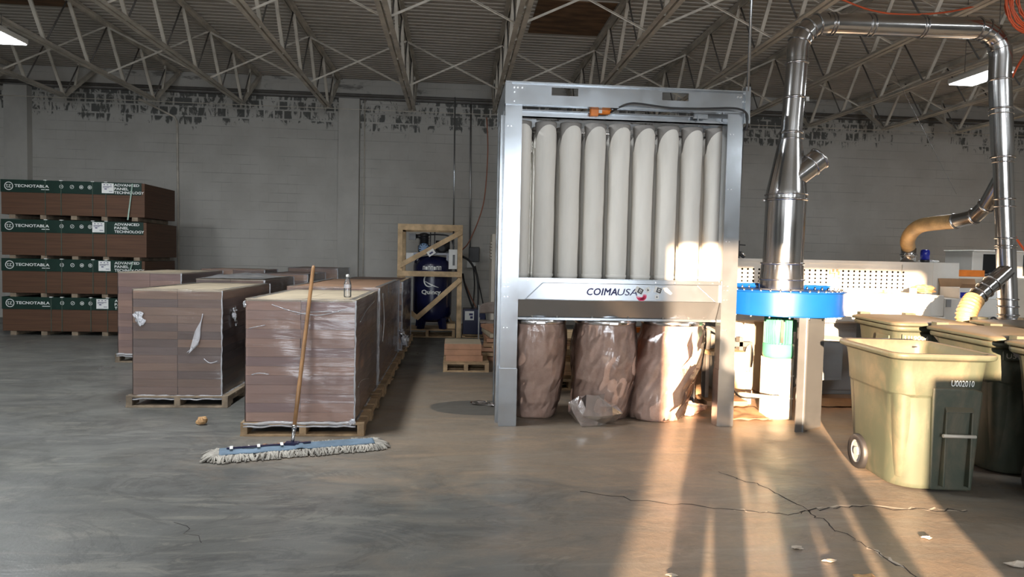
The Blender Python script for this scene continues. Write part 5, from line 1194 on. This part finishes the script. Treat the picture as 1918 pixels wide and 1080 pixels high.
b = MB(); b.box(5.78, 6.52, 7.55, 8.0, 0, 1.16); b.build('cabinet_body', 'white_enamel', WC, .012)
b = MB(); b.box(5.80, 5.86, 7.54, 7.55, 1.06, 1.15); b.build('cover_plate', 'grey_enamel', WC)
b = MB(); b.tube(smooth([(6.32, 7.5, .82), (6.34, 7.49, .94), (6.40, 7.49, .93), (6.42, 7.49, .86), (6.48, 7.49, .86), (6.5, 7.5, .80)]), .012, 8); b.build('wire_loop', 'blackpl', WC)
BM = thing('beige_machine', 'beige machine housing behind the cardboard boxes', 'machine', (6.8, 8.5, 0))
b = MB(); b.box(6.32, 7.35, 8.1, 8.9, 0, 1.40); b.build('housing', 'cream_enamel', BM, .012)
b = MB(); b.box(6.34, 7.33, 8.12, 8.88, 1.40, 1.415); b.build('top_cover', 'white_enamel', BM)
CB = thing('cardboard_box', 'open white and blue cardboard box with brown flaps on the white cabinet', 'box', (6.25, 7.8, 1.16))
b = MB(); b.box(6.02, 6.5, 7.62, 7.95, 1.161, 1.29); b.build('box_body', 'white', CB)
for q in ([(6.02, 7.62, 1.29), (6.26, 7.62, 1.29), (6.24, 7.55, 1.335), (6.0, 7.56, 1.34)], [(6.5, 7.62, 1.29), (6.5, 7.95, 1.29), (6.62, 7.95, 1.38), (6.62, 7.62, 1.38)], [(6.02, 7.95, 1.29), (6.5, 7.95, 1.29), (6.5, 7.985, 1.39), (6.02, 7.985, 1.39)]):
    b = MB(); b.add(q, [(0, 1, 2, 3)]); b.build('flap', 'cardboard', CB, solid=.006)
b = MB(); b.box(6.03, 6.14, 7.612, 7.62, 1.17, 1.235); b.box(6.25, 6.36, 7.612, 7.62, 1.22, 1.28); b.build('blue_print', 'beacon', CB)
b = MB(); b.box(6.4, 6.85, 8.25, 8.55, 1.416, 1.50); tag(b.build('wooden_box', 'orange'), 'flat orange box on the beige machine housing', 'box')
b = MB(); crumple(b, (5.58, 7.65, 1.27), .12, .08, .045, 5, .4); crumple(b, (5.60, 7.65, 1.238), .15, .09, .022, 8, .3); tag(b.build('work_glove', 'leaf'), 'tan work gloves lying on the white machine table', 'gloves')
b = MB(); b.box(5.40, 5.45, 7.58, 7.64, 1.212, 1.275); tag(b.build('small_box', 'white'), 'small pale box beside the work gloves', 'box')
b = MB(); b.box(5.06, 5.10, 7.6, 7.64, 1.212, 1.25); tag(b.build('dust_gauge', 'palletwood'), 'tiny brown knob on the sunlit machine table', 'knob')
GM = thing('control_console', 'grey machine console with dark screen behind the drop duct', 'console', (8.3, 9.8, 0))
b = MB(); b.box(7.78, 9.2, 9.6, 10.3, .0, 1.38); b.build('console_base', 'grey_enamel', GM, .012)
b = MB(); b.box(7.78, 9.2, 9.62, 10.2, 1.38, 1.79); b.box(7.76, 9.22, 9.58, 10.22, 1.775, 1.80); b.build('console_head', 'white_enamel', GM, .01)
b = MB(); b.box(7.95, 8.45, 9.605, 9.62, 1.42, 1.74); b.box(8.6, 9.0, 9.605, 9.62, 1.42, 1.74); b.build('screen', 'screen', GM)
b = MB(); b.box(7.8, 9.2, 9.585, 9.6, 1.0, 1.02); b.box(8.52, 8.56, 9.585, 9.6, 1.24, 1.28); b.box(8.4, 9.2, 9.585, 9.6, .86, .98); b.build('drawer_gap', 'blackpl', GM)
b = MB(); crumple(b, (8.05, 9.5, 1.41), .14, .1, .05, 4, .5); tag(b.build('black_pouch', 'black'), 'black pouch lying at the console screen', 'pouch')
# items under the machine, seen between post and blower
ST = thing('wooden_stand', 'small wooden stand between the right frame post and the blower', 'stand', (3.05, 7.0, 0))
b = MB(); b.box(2.72, 3.12, 6.95, 7.25, .54, .58); b.build('stand_top', 'pine', ST); b = MB(); b.box(2.98, 3.12, 6.96, 7.08, .12, .54); b.build('stand_post', 'pine', ST); b = MB(); b.prism([(2.80, 7.0, .54), (2.90, 7.0, .54), (3.02, 7.0, .05), (2.96, 7.0, .05)], (0, .03, 0)); b.build('stand_brace', 'plywood', ST); b = MB(); b.box(2.7, 3.15, 6.95, 7.25, .0, .05); b.build('stand_base', 'cardboard', ST)
b = MB(); b.lathe([(.0, -.012), (.15, -.012), (.15, .012), (.0, .012)], (3.19, 7.05, .50), 32, (.8, -.6, 0)); b.box(3.15, 3.23, 7.05, 7.11, 0, .40); tag(b.build('sanding_disc', 'cream_enamel'), 'pale round disc standing beside the blower pedestal', 'disc')
b = MB(); b.bar((2.70, 7.2, .88), (3.05, 7.2, .70), .03, .25, (0, 1, .3)); b.lathe([(.03, -.02), (.045, -.02), (.045, .02), (.03, .02)], (2.98, 7.1, .70), 24, (0, 1, 0), cap=False); b.box(3.02, 3.25, 7.1, 7.2, .62, .67); b.box(3.1, 3.14, 7.1, 7.2, .55, .72); b.box(2.75, 2.79, 7.15, 7.25, 0, .85); b.box(3.2, 3.24, 7.15, 7.25, 0, .65)
tag(b.build('clamp_rig', 'darksteel'), 'dark steel clamp rig behind the wooden stand', 'clamp rig')
for k, (q, lb) in enumerate((((2.72, 3.12, 6.3, 6.85), 'flat brown cardboard sheet on the floor beside the right frame post'), ((3.9, 4.5, 6.9, 7.35), 'flat crumpled cardboard on the floor right of the blower leg'))):
    b = MB(); x0, x1, y0, y1 = q
    b.grid(lambda u, v: V((x0+(x1-x0)*u+.05*v, y0+(y1-y0)*v, .006+.03*abs(nz((u*2, v*2, k), 1.4, 3)))), 14, 10); tag(b.build('cardboard_sheet', 'cardboard', solid=.004), lb, 'cardboard', 'cardboard on the floor')
# orange cords overhead
b = MB(); rnd = random.Random(3)
for k in range(9):
    r_ = .19+.012*k; ox = 5.43+rnd.uniform(-.012, .012); pts = [(ox+.85*r_*math.cos(2*PI*i/28)*1.0, 6.1+rnd.uniform(-.01, .01)+.01*k, 4.10+1.1*r_*math.sin(2*PI*i/28)+.0) for i in range(28)]
    b.tube(pts, .008, 6, False, closed=True)
tag(b.build('cord_coil', 'orangecord'), 'coiled orange extension cord hanging at the upper right corner', 'cord')
cord('orange_cable', [(5.5, 6.1, 3.78), (5.62, 6.5, 3.55), (5.70, 6.7, 3.3), (5.74, 6.75, 2.9), (5.75, 6.78, 2.5), (5.82, 6.8, 2.2), (6.0, 6.85, 1.9), (6.3, 6.9, 1.6)], .011, 'orangecord', 'orange hose hanging down beside the right vertical duct', 'hose')
cord('orange_cable', [(4.2, 7.4, 4.52), (4.6, 7.4, 4.40), (5.0, 7.4, 4.37), (5.5, 7.4, 4.42), (5.9, 7.4, 4.52)], .010, 'orangecord', 'orange cord sagging between roof joists at the upper right', 'cord')
cord('guy_wire', [(6.3, 9.6, 4.5), (6.6, 9.3, 3.6), (6.95, 8.95, 2.55)], .0022, 'darksteel', 'thin slanting wire below the right lamp', 'wire')
# ================================================================== the people whose shadows fall on the floor, two posed bent to shorten theirs
def person(lab, x, y, face, arms, h=1.75, stance=.12, bend=None, wide=1.0):
    r = thing('person', lab, 'person', (x, y, 0))
    k = h/1.75
    verts = [(0, 0, .98), (0, .01, 1.18), (0, 0, 1.40), (0, .0, 1.50), (0, -.02, 1.60), (0, -.03, 1.70)]
    if bend: verts = [(0, 0, .88), (0, -.16, .93), (0, -.36, .96), (0, -.47, .97), (0, -.56, .96), (0, -.65, .93)]
    rad = [(.155, .115), (.145, .10), (.17, .105), (.06, .06), (.085, .095), (.07, .085)]
    rad = [(a*(wide if i < 3 else 1), b_) for i, (a, b_) in enumerate(rad)]
    if wide > 1: verts[0] = (0, 0, .86)
    edges = [(0, 1), (1, 2), (2, 3), (3, 4), (4, 5)]
    def chain(root, pts, rs):
        p = root
        for q, rr in zip(pts, rs):
            verts.append(q); rad.append((rr, rr)); edges.append((p, len(verts)-1)); p = len(verts)-1
        return p
    for s in (-1, 1):
        chain(0, [(s*.115, 0, .90 if wide == 1 else .74), (s*(.10+stance*.4), .0, .50), (s*(.10+stance*.7), .02, .10), (s*(.10+stance*.75), -.12, .045)], [.115, .085, .06, .05])
    for s, ar in zip((-1, 1), arms):
        e = chain(2, [(s*.17, 0, 1.41) if not bend else (s*.17, -.36, .95)]+list(ar), [.07, .05, .04, .035, .03])
        a, c = V(verts[e-1]), V(verts[e]); d = (c-a).normalized(); sd_ = d.orthogonal().normalized()
        if abs(sd_.x) < .3: sd_ = V((1, 0, 0)); sd_ = (sd_-d*sd_.dot(d)).normalized()
        for q in range(4):
            chain(e, [tuple(c+d*.05+sd_*(q-1.5)*.02), tuple(c+d*(.095-.008*abs(q-1.4))+sd_*(q-1.5)*.024), ], [.009, .008])
        chain(e, [tuple(c+d*.02+sd_*.045), tuple(c+d*.06+sd_*.062)], [.010, .009])
    me = bpy.data.meshes.new('body'); me.from_pydata([(a*k, b_*k, c*k) for a, b_, c in verts], edges, [])
    o = bpy.data.objects.new('body', me); COL.objects.link(o)
    sk_ = o.modifiers.new('skin', 'SKIN'); sk_.use_smooth_shade = True
    for v, rr in zip(me.skin_vertices[0].data, rad): v.radius = (rr[0]*k, rr[1]*k)
    me.skin_vertices[0].data[0].use_root = True
    ss = o.modifiers.new('sub', 'SUBSURF'); ss.levels = 2; ss.render_levels = 2
    dg = bpy.context.evaluated_depsgraph_get(); m2 = bpy.data.meshes.new_from_object(o.evaluated_get(dg)); bpy.data.objects.remove(o)
    o = bpy.data.objects.new('body', m2); COL.objects.link(o); o.parent = r; ORG[o.name] = (0, 0, 0)
    m2.materials.clear()
    for q in ('shirt', 'denim', 'skin'): m2.materials.append(M[q])
    for p in m2.polygons:
        z = p.center.z/k; p.use_smooth = True
        p.material_index = 2 if z > 1.47 else (1 if z < .97 and abs(p.center.x) < .3*k else (2 if abs(p.center.x) > .32*k or p.center.y < -.3 else 0))
    hc = (0, .01, 0) if not bend else (0, -.60, -.75)
    b = MB(); b.lathe([(.0, 1.80*k), (.05, 1.795*k), (.09, 1.75*k), (.098, 1.69*k), (.09, 1.64*k)], hc, 24, cap=False); ORG[r.name] = (0, 0, 0); b.build('hair', 'hair', r, solid=.01)
    if not bend: b = MB(); b.tube([(0, -.115*k, 1.66*k), (0, -.135*k, 1.625*k), (0, -.115*k, 1.615*k)], [.008, .016, .012], 8); b.build('nose', 'skin', r)
    r.location = (x, y, 0); r.rotation_euler = (0, 0, face); return r
person('person in grey shirt behind the viewer taking the picture, out of view', -.19, -.50, PI, [((-.26, -.06, 1.18), (-.17, -.25, 1.28), (-.12, -.33, 1.34)), ((.26, -.06, 1.18), (.17, -.25, 1.28), (.12, -.33, 1.34))], 1.72, .04, None, 1.35)
person('person posed bent behind the photographer to shorten the shadow, one hand hanging low, out of view', -.16, -2.0, PI-.2, [((-.2, -.42, .90), (-.12, -.46, .88), (-.07, -.5, .88)), ((.31, -.28, .99), (.27, -.36, .93), (.25, -.40, .885))], 1.75, .05, True)
person('person posed bent furthest right of the photographer to shorten the shadow, out of view', .31, -1.45, PI-.26, [((-.2, -.42, .90), (-.12, -.46, .88), (-.07, -.5, .88)), ((.20, -.42, .90), (.12, -.46, .88), (.07, -.5, .88))], 1.75, .04, True)
